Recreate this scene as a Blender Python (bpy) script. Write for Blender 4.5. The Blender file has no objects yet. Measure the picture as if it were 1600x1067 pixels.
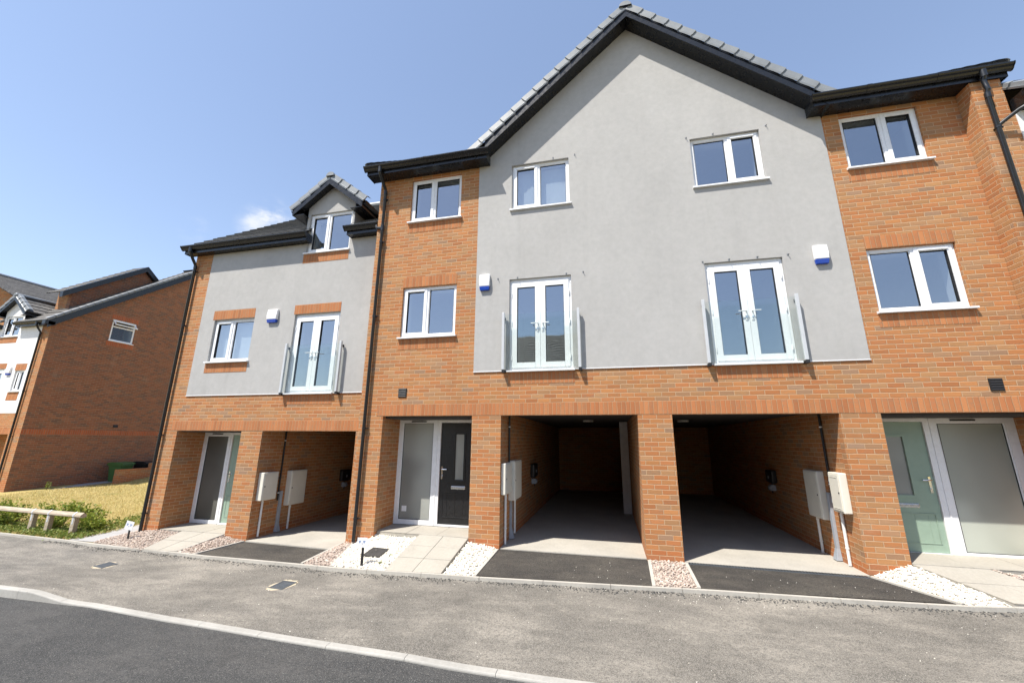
import bpy, bmesh, math, random
import numpy as np
from mathutils import Vector, Matrix, noise as mnoise

rnd = random.Random(7)
sc = bpy.context.scene
COL = sc.collection
R = math.radians

# ------------------------------------------------------------------ camera, sky, sun, exposure
cam_d = bpy.data.cameras.new('camera')
cam = bpy.data.objects.new('camera', cam_d)
COL.objects.link(cam)
cam_d.sensor_width = 36.0
cam_d.lens = 36.0 * 630.0 / 1600.0
cam_d.clip_start = 0.05
cam_d.clip_end = 4000
def cam_axes(pitch, yaw, roll):
    cy, sy, cp, sp = math.cos(yaw), math.sin(yaw), math.cos(pitch), math.sin(pitch)
    f = Vector((sy * cp, cy * cp, sp)); r = Vector((cy, -sy, 0)); u = r.cross(f)
    cr, sr = math.cos(roll), math.sin(roll)
    return cr * r + sr * u, -sr * r + cr * u, f
cr_, cu_, cf_ = cam_axes(R(13.75), R(-13.345), R(0.45))
cam.matrix_world = Matrix(((cr_.x, cu_.x, -cf_.x, 0), (cr_.y, cu_.y, -cf_.y, -7.28), (cr_.z, cu_.z, -cf_.z, 1.807), (0, 0, 0, 1)))
sc.camera = cam

SUN_DIR = Vector((-0.807, -1.027, 2.25)).normalized()      # towards the sun
world = bpy.data.worlds.new('World')
sc.world = world
world.use_nodes = True
wn = world.node_tree
for n in list(wn.nodes): wn.nodes.remove(n)
w_out = wn.nodes.new('ShaderNodeOutputWorld')
w_bg = wn.nodes.new('ShaderNodeBackground')
w_sky = wn.nodes.new('ShaderNodeTexSky')
w_sky.sky_type = 'NISHITA'
w_sky.sun_disc = False
w_sky.sun_elevation = math.asin(SUN_DIR.z)
w_sky.sun_rotation = math.atan2(SUN_DIR.x, SUN_DIR.y)
w_sky.altitude = 100
w_sky.air_density = 1.0
w_sky.dust_density = 0.25
w_sky.ozone_density = 3.0
w_bg.inputs['Strength'].default_value = 0.135
# a few thin summer clouds low in the north-west sky
w_tc = wn.nodes.new('ShaderNodeTexCoord')
def w_math(op, a, b=None, clamp=False):
    n = wn.nodes.new('ShaderNodeMath'); n.operation = op; n.use_clamp = clamp
    for i, x in enumerate((a, b)):
        if x is None: continue
        if isinstance(x, (int, float)): n.inputs[i].default_value = x
        else: wn.links.new(x, n.inputs[i])
    return n.outputs[0]
def w_blob(d, r0, r1):
    n = wn.nodes.new('ShaderNodeVectorMath'); n.operation = 'DISTANCE'
    wn.links.new(w_tc.outputs['Generated'], n.inputs[0]); n.inputs[1].default_value = d
    m = wn.nodes.new('ShaderNodeMapRange'); m.interpolation_type = 'SMOOTHSTEP'
    wn.links.new(n.outputs['Value'], m.inputs['Value'])
    m.inputs['From Min'].default_value = r1; m.inputs['From Max'].default_value = r0
    return m.outputs[0]
w_nz = wn.nodes.new('ShaderNodeTexNoise'); w_nz.inputs['Scale'].default_value = 14; w_nz.inputs['Detail'].default_value = 8
w_nz.inputs['Roughness'].default_value = 0.62
w_map = wn.nodes.new('ShaderNodeMapping'); w_map.inputs['Scale'].default_value = (1, 1, 2.0)
wn.links.new(w_tc.outputs['Generated'], w_map.inputs['Vector']); wn.links.new(w_map.outputs[0], w_nz.inputs['Vector'])
CLOUDS = [((-0.6565, 0.6141, 0.4382), 0.01, 0.055, 1.0), ((-0.6757, 0.6045, 0.422), 0.01, 0.05, 0.8), ((-0.6364, 0.6354, 0.4374), 0.005, 0.04, 0.8), ((-0.7525, 0.5341, 0.3854), 0.005, 0.035, 0.3)]
w_acc = None
for d, r0, r1, s in CLOUDS:
    v = w_math('MULTIPLY', w_blob(d, r0, r1), s)
    w_acc = v if w_acc is None else w_math('MAXIMUM', w_acc, v)
w_n2 = wn.nodes.new('ShaderNodeMapRange'); w_n2.interpolation_type = 'SMOOTHSTEP'
wn.links.new(w_nz.outputs[0], w_n2.inputs['Value']); w_n2.inputs['From Min'].default_value = 0.38; w_n2.inputs['From Max'].default_value = 0.72
w_fac = w_math('MULTIPLY', w_acc, w_n2.outputs[0], True)
w_mix = wn.nodes.new('ShaderNodeMix'); w_mix.data_type = 'RGBA'
w_tint = wn.nodes.new('ShaderNodeMix'); w_tint.data_type = 'RGBA'; w_tint.blend_type = 'MULTIPLY'; w_tint.inputs[0].default_value = 1
wn.links.new(w_sky.outputs[0], w_tint.inputs[6]); w_tint.inputs[7].default_value = (0.97, 0.90, 0.905, 1)   # camera white balance
w_gam = wn.nodes.new('ShaderNodeGamma'); w_gam.inputs['Gamma'].default_value = 0.76
wn.links.new(w_tint.outputs[2], w_gam.inputs['Color'])
wn.links.new(w_fac, w_mix.inputs['Factor']); wn.links.new(w_gam.outputs[0], w_mix.inputs[6])
w_mix.inputs[7].default_value = (2.9, 2.95, 3.05, 1)
wn.links.new(w_mix.outputs[2], w_bg.inputs['Color'])
wn.links.new(w_bg.outputs[0], w_out.inputs['Surface'])

sun_d = bpy.data.lights.new('sun', 'SUN')
sun = bpy.data.objects.new('sun', sun_d)
COL.objects.link(sun)
sun_d.energy = 3.0
sun_d.angle = R(0.53)
sun_d.color = (1.0, 0.945, 0.865)
sun.rotation_euler = SUN_DIR.to_track_quat('Z', 'Y').to_euler()
sun.location = (-8, -12, 25)

sc.view_settings.view_transform = 'Standard'
sc.view_settings.look = 'None'
sc.view_settings.gamma = 1
sc.view_settings.exposure = 1.41
sc.view_settings.use_curve_mapping = False

# ------------------------------------------------------------------ node helpers
class NT:
    def __init__(s, name):
        s.mat = bpy.data.materials.new(name); s.mat.use_nodes = True
        s.t = s.mat.node_tree
        for n in list(s.t.nodes): s.t.nodes.remove(n)
        s.out = s.t.nodes.new('ShaderNodeOutputMaterial')
    def set(s, sock, v):
        if v is None: return
        if hasattr(v, 'is_output') or isinstance(v, bpy.types.NodeSocket): s.t.links.new(v, sock)
        elif isinstance(v, (tuple, list)) and len(v) == 3 and sock.type == 'RGBA': sock.default_value = (*v, 1)
        else: sock.default_value = v
    def n(s, typ, ins=None, **attrs):
        n = s.t.nodes.new(typ)
        for k, v in attrs.items(): setattr(n, k, v)
        for k, v in (ins or {}).items(): s.set(n.inputs[k], v)
        return n
    def m(s, op, a, b=None, c=None, clamp=False):
        n = s.t.nodes.new('ShaderNodeMath'); n.operation = op; n.use_clamp = clamp
        for i, v in enumerate((a, b, c)): s.set(n.inputs[i], v)
        return n.outputs[0]
    def mix(s, f, a, b, blend='MIX'):
        n = s.t.nodes.new('ShaderNodeMix'); n.data_type = 'RGBA'; n.blend_type = blend
        s.set(n.inputs[0], f); s.set(n.inputs[6], a); s.set(n.inputs[7], b)
        return n.outputs[2]
    def ramp(s, f, stops, interp='LINEAR'):
        n = s.t.nodes.new('ShaderNodeValToRGB'); cr = n.color_ramp; cr.interpolation = interp
        while len(cr.elements) < len(stops): cr.elements.new(0.5)
        for e, (p, c) in zip(cr.elements, stops):
            e.position = p; e.color = (*c, 1) if len(c) == 3 else c
        s.set(n.inputs[0], f); return n.outputs[0]
    def rng(s, v, a, b, lo=0.0, hi=1.0, smooth=True):
        n = s.t.nodes.new('ShaderNodeMapRange'); n.interpolation_type = 'SMOOTHSTEP' if smooth else 'LINEAR'
        s.set(n.inputs['Value'], v)
        for k, x in (('From Min', a), ('From Max', b), ('To Min', lo), ('To Max', hi)): n.inputs[k].default_value = x
        return n.outputs[0]
    def noise(s, scale, detail=4, rough=0.55, vec=None, dist=0.0):
        n = s.t.nodes.new('ShaderNodeTexNoise')
        n.inputs['Scale'].default_value = scale; n.inputs['Detail'].default_value = detail
        n.inputs['Roughness'].default_value = rough; n.inputs['Distortion'].default_value = dist
        s.set(n.inputs['Vector'], vec if vec is not None else s.pos()); return n.outputs[0]
    def pos(s):
        if not hasattr(s, '_pos'): s._pos = s.t.nodes.new('ShaderNodeNewGeometry').outputs['Position']
        return s._pos
    def scaled(s, sc3, vec=None, rot=(0, 0, 0)):
        n = s.t.nodes.new('ShaderNodeMapping'); n.inputs['Scale'].default_value = sc3; n.inputs['Rotation'].default_value = rot
        s.set(n.inputs['Vector'], vec if vec is not None else s.pos()); return n.outputs[0]
    def bump(s, h, strength=0.5, dist=0.01, normal=None):
        n = s.t.nodes.new('ShaderNodeBump'); n.inputs['Strength'].default_value = strength; n.inputs['Distance'].default_value = dist
        s.set(n.inputs['Height'], h); s.set(n.inputs['Normal'], normal); return n.outputs[0]
    def bsdf(s, col, rough=0.8, normal=None, **kw):
        n = s.t.nodes.new('ShaderNodeBsdfPrincipled')
        s.set(n.inputs['Base Color'], col); s.set(n.inputs['Roughness'], rough); s.set(n.inputs['Normal'], normal)
        for k, v in kw.items(): s.set(n.inputs[k.replace('_', ' ')], v)
        s.t.links.new(n.outputs[0], s.out.inputs['Surface']); return n
    def hexmix(s): pass

def plain(name, col, rough=0.5, var=0.12, scale=6.0, bump=0.0, bscale=60.0, metal=0.0, spec=0.5, coat=0.0):
    t = NT(name)
    nz = t.noise(scale, 5, 0.6)
    f = t.rng(nz, 0.3, 0.7, 1 - var, 1 + var, False)
    n = t.n('ShaderNodeMix', data_type='RGBA', blend_type='MULTIPLY'); n.inputs[0].default_value = 1
    t.set(n.inputs[6], col)
    cc = t.n('ShaderNodeCombineColor'); [t.set(cc.inputs[i], f) for i in range(3)]
    t.set(n.inputs[7], cc.outputs[0])
    nb = t.bump(t.noise(bscale, 4, 0.6), bump, 0.004) if bump else None
    rr = t.rng(t.noise(scale * 3, 4), 0.3, 0.7, max(0.02, rough - 0.07), min(1, rough + 0.07), False)
    t.bsdf(n.outputs[2], rr, nb, Metallic=metal, Specular_IOR_Level=spec, Coat_Weight=coat)
    return t.mat

def brick_mat(name, bw=0.225, bh=0.075, bond=True, z0=0.0, u0=0.0, dpc=None, stops=None, mortar=(0.55, 0.37, 0.225)):
    t = NT(name)
    uvn = t.n('ShaderNodeUVMap'); uv = uvn.outputs[0]
    wob = t.n('ShaderNodeTexNoise', {'Vector': uv, 'Scale': 9.0, 'Detail': 3.0})
    off = t.n('ShaderNodeVectorMath', {0: wob.outputs['Color'], 1: (0.5, 0.5, 0.5)}, operation='SUBTRACT')
    off2 = t.n('ShaderNodeVectorMath', {0: off.outputs[0], 'Scale': 0.010}, operation='SCALE')
    uvw = t.n('ShaderNodeVectorMath', {0: uv, 1: off2.outputs[0]}, operation='ADD')
    sep = t.n('ShaderNodeSeparateXYZ', {0: uvw.outputs[0]})
    u = t.m('SUBTRACT', sep.outputs[0], u0); v = t.m('SUBTRACT', sep.outputs[1], z0)
    vr = t.m('DIVIDE', v, bh); row = t.m('FLOOR', vr); fv = t.m('SUBTRACT', vr, row)
    ur = t.m('DIVIDE', u, bw)
    if bond: ur = t.m('ADD', ur, t.m('MULTIPLY', t.m('FLOORED_MODULO', row, 2.0), 0.5))
    col = t.m('FLOOR', ur); fu = t.m('SUBTRACT', ur, col)
    du = t.m('MULTIPLY', t.m('MINIMUM', fu, t.m('SUBTRACT', 1.0, fu)), bw)
    dv = t.m('MULTIPLY', t.m('MINIMUM', fv, t.m('SUBTRACT', 1.0, fv)), bh)
    d = t.m('MINIMUM', du, dv)
    mask = t.rng(d, 0.0032, 0.0072)
    cv = t.n('ShaderNodeCombineXYZ', {0: col, 1: row, 2: 3.7})
    wn_ = t.n('ShaderNodeTexWhiteNoise', {0: cv.outputs[0]}, noise_dimensions='3D')
    r1 = wn_.outputs['Value']
    sc_ = t.n('ShaderNodeSeparateColor', {0: wn_.outputs['Color']})
    base = t.ramp(r1, stops)
    # drag-faced smear inside each brick
    st = t.n('ShaderNodeVectorMath', {0: uv, 1: (14.0, 60.0, 1.0)}, operation='MULTIPLY')
    st2 = t.n('ShaderNodeVectorMath', {0: st.outputs[0], 1: wn_.outputs['Color']}, operation='ADD')
    sm = t.noise(1.0, 5, 0.65, st2.outputs[0])
    smf = t.m('MULTIPLY', t.rng(sm, 0.45, 0.72), t.rng(sc_.outputs[1], 0.15, 0.95, 0.18, 0.75))
    base = t.mix(smf, base, (0.25, 0.17, 0.11))
    fine = t.noise(220.0, 3, 0.7)
    val = t.n('ShaderNodeHueSaturation', {'Color': base, 'Value': t.m('MULTIPLY', t.rng(sc_.outputs[2], 0, 1, 0.90, 1.10, False), t.rng(fine, 0.25, 0.75, 0.84, 1.16, False))})
    bcol = val.outputs[0]
    if dpc is not None:
        low = t.m('LESS_THAN', t.m('MULTIPLY', row, bh), dpc - z0 - 0.01)
        bcol = t.mix(t.m('MULTIPLY', low, 0.5), bcol, t.ramp(r1, [(0, (0.44, 0.135, 0.045)), (1, (0.36, 0.105, 0.04))]))
    mcol = t.mix(t.noise(5.0, 4), mortar, tuple(x * 0.72 for x in mortar))
    # a little lime bloom and soot over whole wall areas
    big = t.noise(0.9, 6, 0.62)
    bloom = t.m('MULTIPLY', t.rng(big, 0.60, 0.78), 0.22)
    c = t.mix(mask, mcol, bcol)
    c = t.mix(bloom, c, (0.56, 0.43, 0.30))
    c = t.mix(t.m('MULTIPLY', t.rng(t.noise(0.6, 6, 0.65, t.scaled((1.6, 1.6, 0.5))), 0.55, 0.8), 0.30), c, (0.20, 0.11, 0.065))
    h = t.m('ADD', t.m('MULTIPLY', mask, 0.75), t.m('MULTIPLY', t.noise(160.0, 3, 0.7), 0.22))
    h = t.m('ADD', h, t.m('MULTIPLY', sc_.outputs[0], 0.18))
    t.bsdf(c, 0.92, t.bump(h, 0.75, 0.008), Specular_IOR_Level=0.25)
    return t.mat

STK = [(0.0, (0.425, 0.188, 0.070)), (0.30, (0.410, 0.170, 0.064)), (0.48, (0.385, 0.148, 0.056)), (0.72, (0.400, 0.205, 0.086)), (0.93, (0.345, 0.192, 0.100)), (1.0, (0.285, 0.180, 0.115))]
SOL = [(0.0, (0.44, 0.182, 0.073)), (0.5, (0.42, 0.165, 0.066)), (1.0, (0.385, 0.145, 0.058))]
STK_SHADE = [(0.0, (0.285, 0.115, 0.058)), (0.5, (0.255, 0.097, 0.052)), (0.8, (0.20, 0.094, 0.058)), (1.0, (0.165, 0.09, 0.064))]  # stock brick tones darkened, shade put into the colour

M = {}
M['brick'] = brick_mat('brick', stops=STK, dpc=0.15)
M['brick_low'] = brick_mat('brick_low', stops=STK, dpc=-0.10)
M['brick_shade'] = brick_mat('brick_shade', stops=STK_SHADE, mortar=(0.34, 0.26, 0.18))  # darkened copy of brick, for side walls turned away from the sun
def soldier(z0, far=False):
    k = 'soldier%.3f%s' % (z0, far)
    if k not in M: M[k] = brick_mat('soldier_brick', 0.075, 0.225, False, z0, stops=([(0, (0.42, 0.115, 0.045)), (1, (0.36, 0.095, 0.04))] if far else SOL), mortar=((0.34, 0.26, 0.18) if far else (0.48, 0.28, 0.15)))  # far variant takes the shaded side wall's darkened mortar
    return M[k]

def render_mat(name, col):
    t = NT(name)
    big = t.noise(0.7, 6, 0.6); mid = t.noise(9.0, 5, 0.6); fine = t.noise(180.0, 3, 0.75)
    f = t.m('MULTIPLY', t.rng(big, 0.3, 0.7, 0.93, 1.05, False), t.rng(mid, 0.3, 0.7, 0.95, 1.05, False))
    f = t.m('MULTIPLY', f, t.rng(fine, 0.3, 0.7, 0.90, 1.08, False))
    streak = t.rng(t.noise(1.0, 5, 0.6, t.scaled((3.5, 3.5, 0.22))), 0.5, 0.8, 1.0, 0.93)
    f = t.m('MULTIPLY', f, streak)
    c = t.n('ShaderNodeHueSaturation', {'Color': col, 'Value': f})
    t.bsdf(c.outputs[0], 0.93, t.bump(t.m('ADD', fine, t.m('MULTIPLY', mid, 0.5)), 0.55, 0.004), Specular_IOR_Level=0.2)
    return t.mat
M['render'] = render_mat('grey_render', (0.415, 0.408, 0.392))
M['render_white'] = render_mat('white_render', (0.80, 0.80, 0.79))
M['upvc'] = plain('white_upvc', (0.80, 0.81, 0.82), 0.28, 0.03, 4)
M['gasket'] = plain('black_gasket', (0.012, 0.012, 0.013), 0.6)
M['black'] = plain('black_upvc', (0.010, 0.0105, 0.012), 0.30, 0.2, 5)
M['pipe'] = plain('black_pipe', (0.012, 0.013, 0.015), 0.33, 0.2, 9)
M['alu'] = plain('grey_aluminium', (0.50, 0.52, 0.535), 0.4, 0.05, 8)
M['chrome'] = plain('chrome', (0.75, 0.75, 0.76), 0.12, 0.03, 8, metal=1.0)
M['alarm_white'] = plain('alarm_white', (0.80, 0.80, 0.80), 0.35, 0.03)
M['alarm_blue'] = plain('alarm_blue', (0.012, 0.065, 0.42), 0.3, 0.05)
M['meter'] = plain('meter_cream', (0.70, 0.67, 0.58), 0.45, 0.05, 5)
M['conduit'] = plain('conduit_white', (0.72, 0.72, 0.70), 0.4, 0.06)
M['duct'] = plain('duct_grey', (0.33, 0.36, 0.40), 0.5, 0.1)
M['door_black'] = plain('door_black', (0.011, 0.011, 0.012), 0.34, 0.3, 14, 0.25, 90)
M['door_green'] = plain('door_green', (0.27, 0.365, 0.285), 0.4, 0.05, 8, 0.15, 120)
M['ceiling'] = plain('ceiling_board', (0.055, 0.052, 0.05), 0.9, 0.08)  # near-black colour deepens the shade inside the garages
M['room'] = plain('room_paint', (0.66, 0.65, 0.63), 0.9, 0.03)
M['blind'] = plain('white_blind', (0.62, 0.63, 0.62), 0.85, 0.04)
M['lead'] = plain('lead', (0.22, 0.235, 0.25), 0.5, 0.15, 12, 0.3, 40)
M['white_paint'] = plain('white_paint', (0.62, 0.60, 0.57), 0.7, 0.08)
M['wood'] = None

def glass_pane(name, lo=0.17, tint=(0.72, 0.80, 0.84)):
    t = NT(name)
    nz = t.noise(1.3, 2, 0.5)
    nb = t.bump(nz, 0.10, 0.02)
    gl = t.n('ShaderNodeBsdfGlossy', {'Color': (0.92, 0.95, 1.0), 'Roughness': 0.012, 'Normal': nb})
    tr = t.n('ShaderNodeBsdfTransparent', {'Color': tint})
    fr = t.n('ShaderNodeLayerWeight', {'Blend': 0.5})
    f = t.m('ADD', t.m('MULTIPLY', t.m('POWER', fr.outputs['Facing'], 4.0), 0.7), lo, clamp=True)
    mx = t.n('ShaderNodeMixShader', {0: f, 1: tr.outputs[0], 2: gl.outputs[0]})
    t.t.links.new(mx.outputs[0], t.out.inputs['Surface'])
    return t.mat
M['glass'] = glass_pane('window_glass', 0.36, (0.74, 0.80, 0.83))
M['glass_dark'] = glass_pane('dark_window_glass', 0.06, (0.55, 0.60, 0.62))
M['balustrade_glass'] = glass_pane('balustrade_glass', 0.022, (0.955, 0.975, 0.962))
def frosted(name, col):
    t = NT(name)
    nz = t.noise(0.9, 2, 0.5)
    gl = t.n('ShaderNodeBsdfPrincipled', {'Base Color': t.mix(t.rng(nz, .35, .65), tuple(x * 1.12 for x in col), tuple(x * .72 for x in col)), 'Roughness': 0.30, 'Specular IOR Level': 0.6})
    t.t.links.new(gl.outputs[0], t.out.inputs['Surface'])
    return t.mat
M['frosted'] = frosted('frosted_glass', (0.30, 0.31, 0.285))
M['frosted_light'] = frosted('frosted_light_glass', (0.42, 0.45, 0.395))
M['frosted_dark'] = frosted('frosted_dark_glass', (0.12, 0.122, 0.108))

def tile_mat(name, a, b):
    t = NT(name)
    uv = t.n('ShaderNodeUVMap').outputs[0]
    sep = t.n('ShaderNodeSeparateXYZ', {0: uv})
    cu = t.m('FLOOR', t.m('DIVIDE', sep.outputs[0], 0.33)); cv = t.m('FLOOR', t.m('DIVIDE', sep.outputs[1], 0.30))
    fu = t.m('FRACT', t.m('ADD', t.m('DIVIDE', sep.outputs[0], 0.33), t.m('MULTIPLY', t.m('FLOORED_MODULO', cv, 2.0), 0.5)))
    w = t.n('ShaderNodeTexWhiteNoise', {0: t.n('ShaderNodeCombineXYZ', {0: cu, 1: cv}).outputs[0]}, noise_dimensions='2D')
    c = t.mix(t.m('MULTIPLY', w.outputs[0], 0.7), a, b)
    c = t.mix(t.rng(t.noise(7, 5, 0.65), 0.4, 0.75, 0, 0.35), c, tuple(min(1, x * 1.6) for x in b))
    gap = t.rng(t.m('MINIMUM', fu, t.m('SUBTRACT', 1.0, fu)), 0.008, 0.022)
    c = t.mix(gap, (0.02, 0.02, 0.022), c)
    t.bsdf(c, 0.72, t.bump(t.m('ADD', gap, t.m('MULTIPLY', t.noise(120, 3), 0.3)), 0.5, 0.006), Specular_IOR_Level=0.35)
    return t.mat
M['tile'] = tile_mat('grey_roof_tile', (0.085, 0.088, 0.092), (0.13, 0.132, 0.135))
M['tile_brown'] = tile_mat('brown_grey_tile', (0.10, 0.095, 0.088), (0.17, 0.162, 0.15))
M['verge'] = plain('grey_verge_unit', (0.20, 0.215, 0.225), 0.45, 0.14, 3, 0.15, 50)

def asphalt(name, dark, light, dust, dustamt, speck=0.5, agg=170.0, gap=0.75):
    t = NT(name)
    vor = t.n('ShaderNodeTexVoronoi', {'Vector': t.pos(), 'Scale': agg}, feature='F1')
    r = t.n('ShaderNodeSeparateColor', {0: vor.outputs['Color']})
    stone = t.mix(t.rng(r.outputs[0], 0.2, 1.0), dark, light)
    c = t.mix(t.rng(vor.outputs['Distance'], 0.35, 0.75, 0.0, gap), stone, tuple(x * 0.35 for x in dark))
    c = t.mix(t.m('MULTIPLY', t.m('GREATER_THAN', r.outputs[1], 0.965), speck), c, (0.42, 0.40, 0.36))
    big = t.noise(0.55, 6, 0.62, t.scaled((1, 1.5, 1), rot=(0, 0, 0.5)))
    mid = t.noise(3.0, 6, 0.7, t.scaled((0.6, 1.6, 1), rot=(0, 0, 0.45)))
    fine = t.noise(40.0, 4, 0.7)
    df = t.m('MULTIPLY', t.rng(t.m('ADD', t.m('MULTIPLY', big, 0.55), t.m('MULTIPLY', mid, 0.45)), 0.40, 0.66), t.rng(fine, 0.3, 0.62))
    c = t.mix(t.m('MULTIPLY', df, dustamt), c, dust)
    c = t.mix(t.m('MULTIPLY', t.rng(t.noise(1.4, 5, 0.65), 0.55, 0.75), 0.35), c, tuple(x * 0.6 for x in dark))
    h = t.m('SUBTRACT', t.m('MULTIPLY', fine, 0.5), vor.outputs['Distance'])
    t.bsdf(c, 0.9, t.bump(h, 0.85, 0.006), Specular_IOR_Level=0.3)
    return t.mat
M['road'] = asphalt('road_asphalt', (0.046, 0.047, 0.047), (0.125, 0.125, 0.122), (0.145, 0.138, 0.128), 0.5, 0.4)
M['footway'] = asphalt('footway_asphalt', (0.122, 0.114, 0.100), (0.28, 0.26, 0.225), (0.365, 0.335, 0.285), 0.85, 0.35, 150.0, 0.5)
M['drive'] = asphalt('drive_asphalt', (0.040, 0.037, 0.033), (0.092, 0.084, 0.075), (0.16, 0.142, 0.115), 0.6, 0.25, 210.0)

def concrete(name, col, var=0.16, joints=None):
    t = NT(name)
    f = t.m('MULTIPLY', t.rng(t.noise(1.1, 6, 0.65), 0.3, 0.7, 1 - var, 1 + var * .6, False), t.rng(t.noise(30, 5, 0.7), 0.3, 0.7, 0.9, 1.08, False))
    c = t.n('ShaderNodeHueSaturation', {'Color': col, 'Value': f}).outputs[0]
    stain = t.m('MULTIPLY', t.rng(t.noise(2.6, 6, 0.7), 0.58, 0.74), 0.35)
    c = t.mix(stain, c, tuple(x * 0.55 for x in col))
    t.bsdf(c, 0.88, t.bump(t.noise(140, 4, 0.7), 0.4, 0.004), Specular_IOR_Level=0.3)
    return t.mat
M['concrete'] = concrete('garage_concrete', (0.40, 0.375, 0.325))
M['kerb'] = concrete('kerb_concrete', (0.36, 0.348, 0.318), 0.2)
M['edging'] = concrete('edging_concrete', (0.44, 0.415, 0.365), 0.16)
M['slab'] = concrete('paving_slab', (0.37, 0.345, 0.295), 0.12)
M['slab_grey'] = concrete('grey_paving_slab', (0.36, 0.355, 0.345), 0.10)
M['gravel_white'] = plain('white_gravel', (0.60, 0.56, 0.48), 0.85, 0.15, 30, 0.8, 40)
M['gravel_brown'] = plain('brown_gravel', (0.34, 0.28, 0.235), 0.85, 0.3, 40, 0.8, 40)
def stone_mat(name, stops):
    t = NT(name)
    g = t.n('ShaderNodeNewGeometry')
    c = t.ramp(g.outputs['Random Per Island'], stops)
    t.bsdf(c, 0.8, t.bump(t.noise(200, 3), 0.3, 0.003)); return t.mat
M['stone_white'] = stone_mat('white_stone', [(0, (0.64, 0.60, 0.51)), (0.4, (0.80, 0.77, 0.70)), (0.88, (0.74, 0.69, 0.58)), (1, (0.42, 0.39, 0.34))])
M['stone_brown'] = stone_mat('brown_stone', [(0, (0.40, 0.30, 0.245)), (0.35, (0.54, 0.45, 0.37)), (0.6, (0.30, 0.245, 0.215)), (0.85, (0.60, 0.53, 0.45)), (1, (0.36, 0.27, 0.225))])
def lawn_mat():
    t = NT('dry_lawn')
    n1 = t.noise(0.8, 6, 0.65); n2 = t.noise(14, 5, 0.7, t.scaled((1, 2.2, 1)))
    c = t.ramp(n2, [(0.25, (0.28, 0.215, 0.075)), (0.5, (0.45, 0.355, 0.14)), (0.75, (0.56, 0.46, 0.21))])
    c = t.mix(t.rng(n1, 0.52, 0.70, 0, 0.8), c, (0.15, 0.175, 0.04))
    t.bsdf(c, 0.95, t.bump(t.m('ADD', n2, t.noise(80, 3)), 0.8, 0.03), Specular_IOR_Level=0.1); return t.mat
M['lawn'] = lawn_mat()
M['soil'] = plain('soil', (0.15, 0.12, 0.085), 0.95, 0.3, 3, 0.5, 20)
def leaf_mat(name, stops):
    t = NT(name)
    g = t.n('ShaderNodeNewGeometry')
    c = t.ramp(g.outputs['Random Per Island'], stops)
    d = t.n('ShaderNodeBsdfPrincipled', {'Base Color': c, 'Roughness': 0.6, 'Specular IOR Level': 0.3})
    tr = t.n('ShaderNodeBsdfTranslucent', {'Color': c})
    mx = t.n('ShaderNodeMixShader', {0: 0.3, 1: d.outputs[0], 2: tr.outputs[0]})
    t.t.links.new(mx.outputs[0], t.out.inputs['Surface']); return t.mat
M['leaf'] = leaf_mat('shrub_leaf', [(0, (0.12, 0.18, 0.025)), (0.5, (0.215, 0.275, 0.038)), (1, (0.36, 0.37, 0.06))])
M['weed'] = leaf_mat('weed_leaf', [(0, (0.10, 0.155, 0.03)), (0.6, (0.20, 0.25, 0.05)), (1, (0.34, 0.33, 0.10))])
M['straw'] = leaf_mat('straw_blade', [(0, (0.42, 0.33, 0.12)), (0.55, (0.54, 0.44, 0.19)), (0.82, (0.60, 0.51, 0.26)), (1, (0.24, 0.27, 0.06))])
M['stem'] = plain('stem', (0.10, 0.085, 0.05), 0.8)
def wood_mat():
    t = NT('weathered_timber')
    g = t.noise(3.0, 6, 0.65, t.scaled((1.0, 16, 16)))
    c = t.ramp(g, [(0.25, (0.22, 0.17, 0.115)), (0.55, (0.40, 0.335, 0.25)), (0.8, (0.50, 0.44, 0.35))])
    t.bsdf(c, 0.8, t.bump(g, 0.4, 0.006)); return t.mat
M['wood'] = wood_mat()
M['bin_green'] = plain('bin_green', (0.055, 0.135, 0.04), 0.42, 0.1, 6)
M['bin_black'] = plain('bin_black', (0.016, 0.017, 0.018), 0.45, 0.2, 6)
M['iron'] = plain('cast_cover', (0.055, 0.053, 0.050), 0.6, 0.2, 12, 0.5, 60)
M['cover_grey'] = plain('steel_cover', (0.085, 0.095, 0.105), 0.5, 0.2, 12, 0.5, 60)
M['bedding'] = plain('mortar_bedding', (0.44, 0.375, 0.27), 0.9, 0.15, 8, 0.5, 50)
M['sign_white'] = plain('sign_white', (0.78, 0.79, 0.80), 0.4, 0.02)
M['sign_blue'] = plain('sign_blue', (0.10, 0.19, 0.42), 0.5, 0.05)
M['litter_blue'] = plain('litter_blue', (0.06, 0.12, 0.36), 0.3)
M['litter_yellow'] = plain('litter_yellow', (0.62, 0.45, 0.06), 0.4)
M['lamp_white'] = plain('lamp_white', (0.55, 0.54, 0.52), 0.5)

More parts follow.
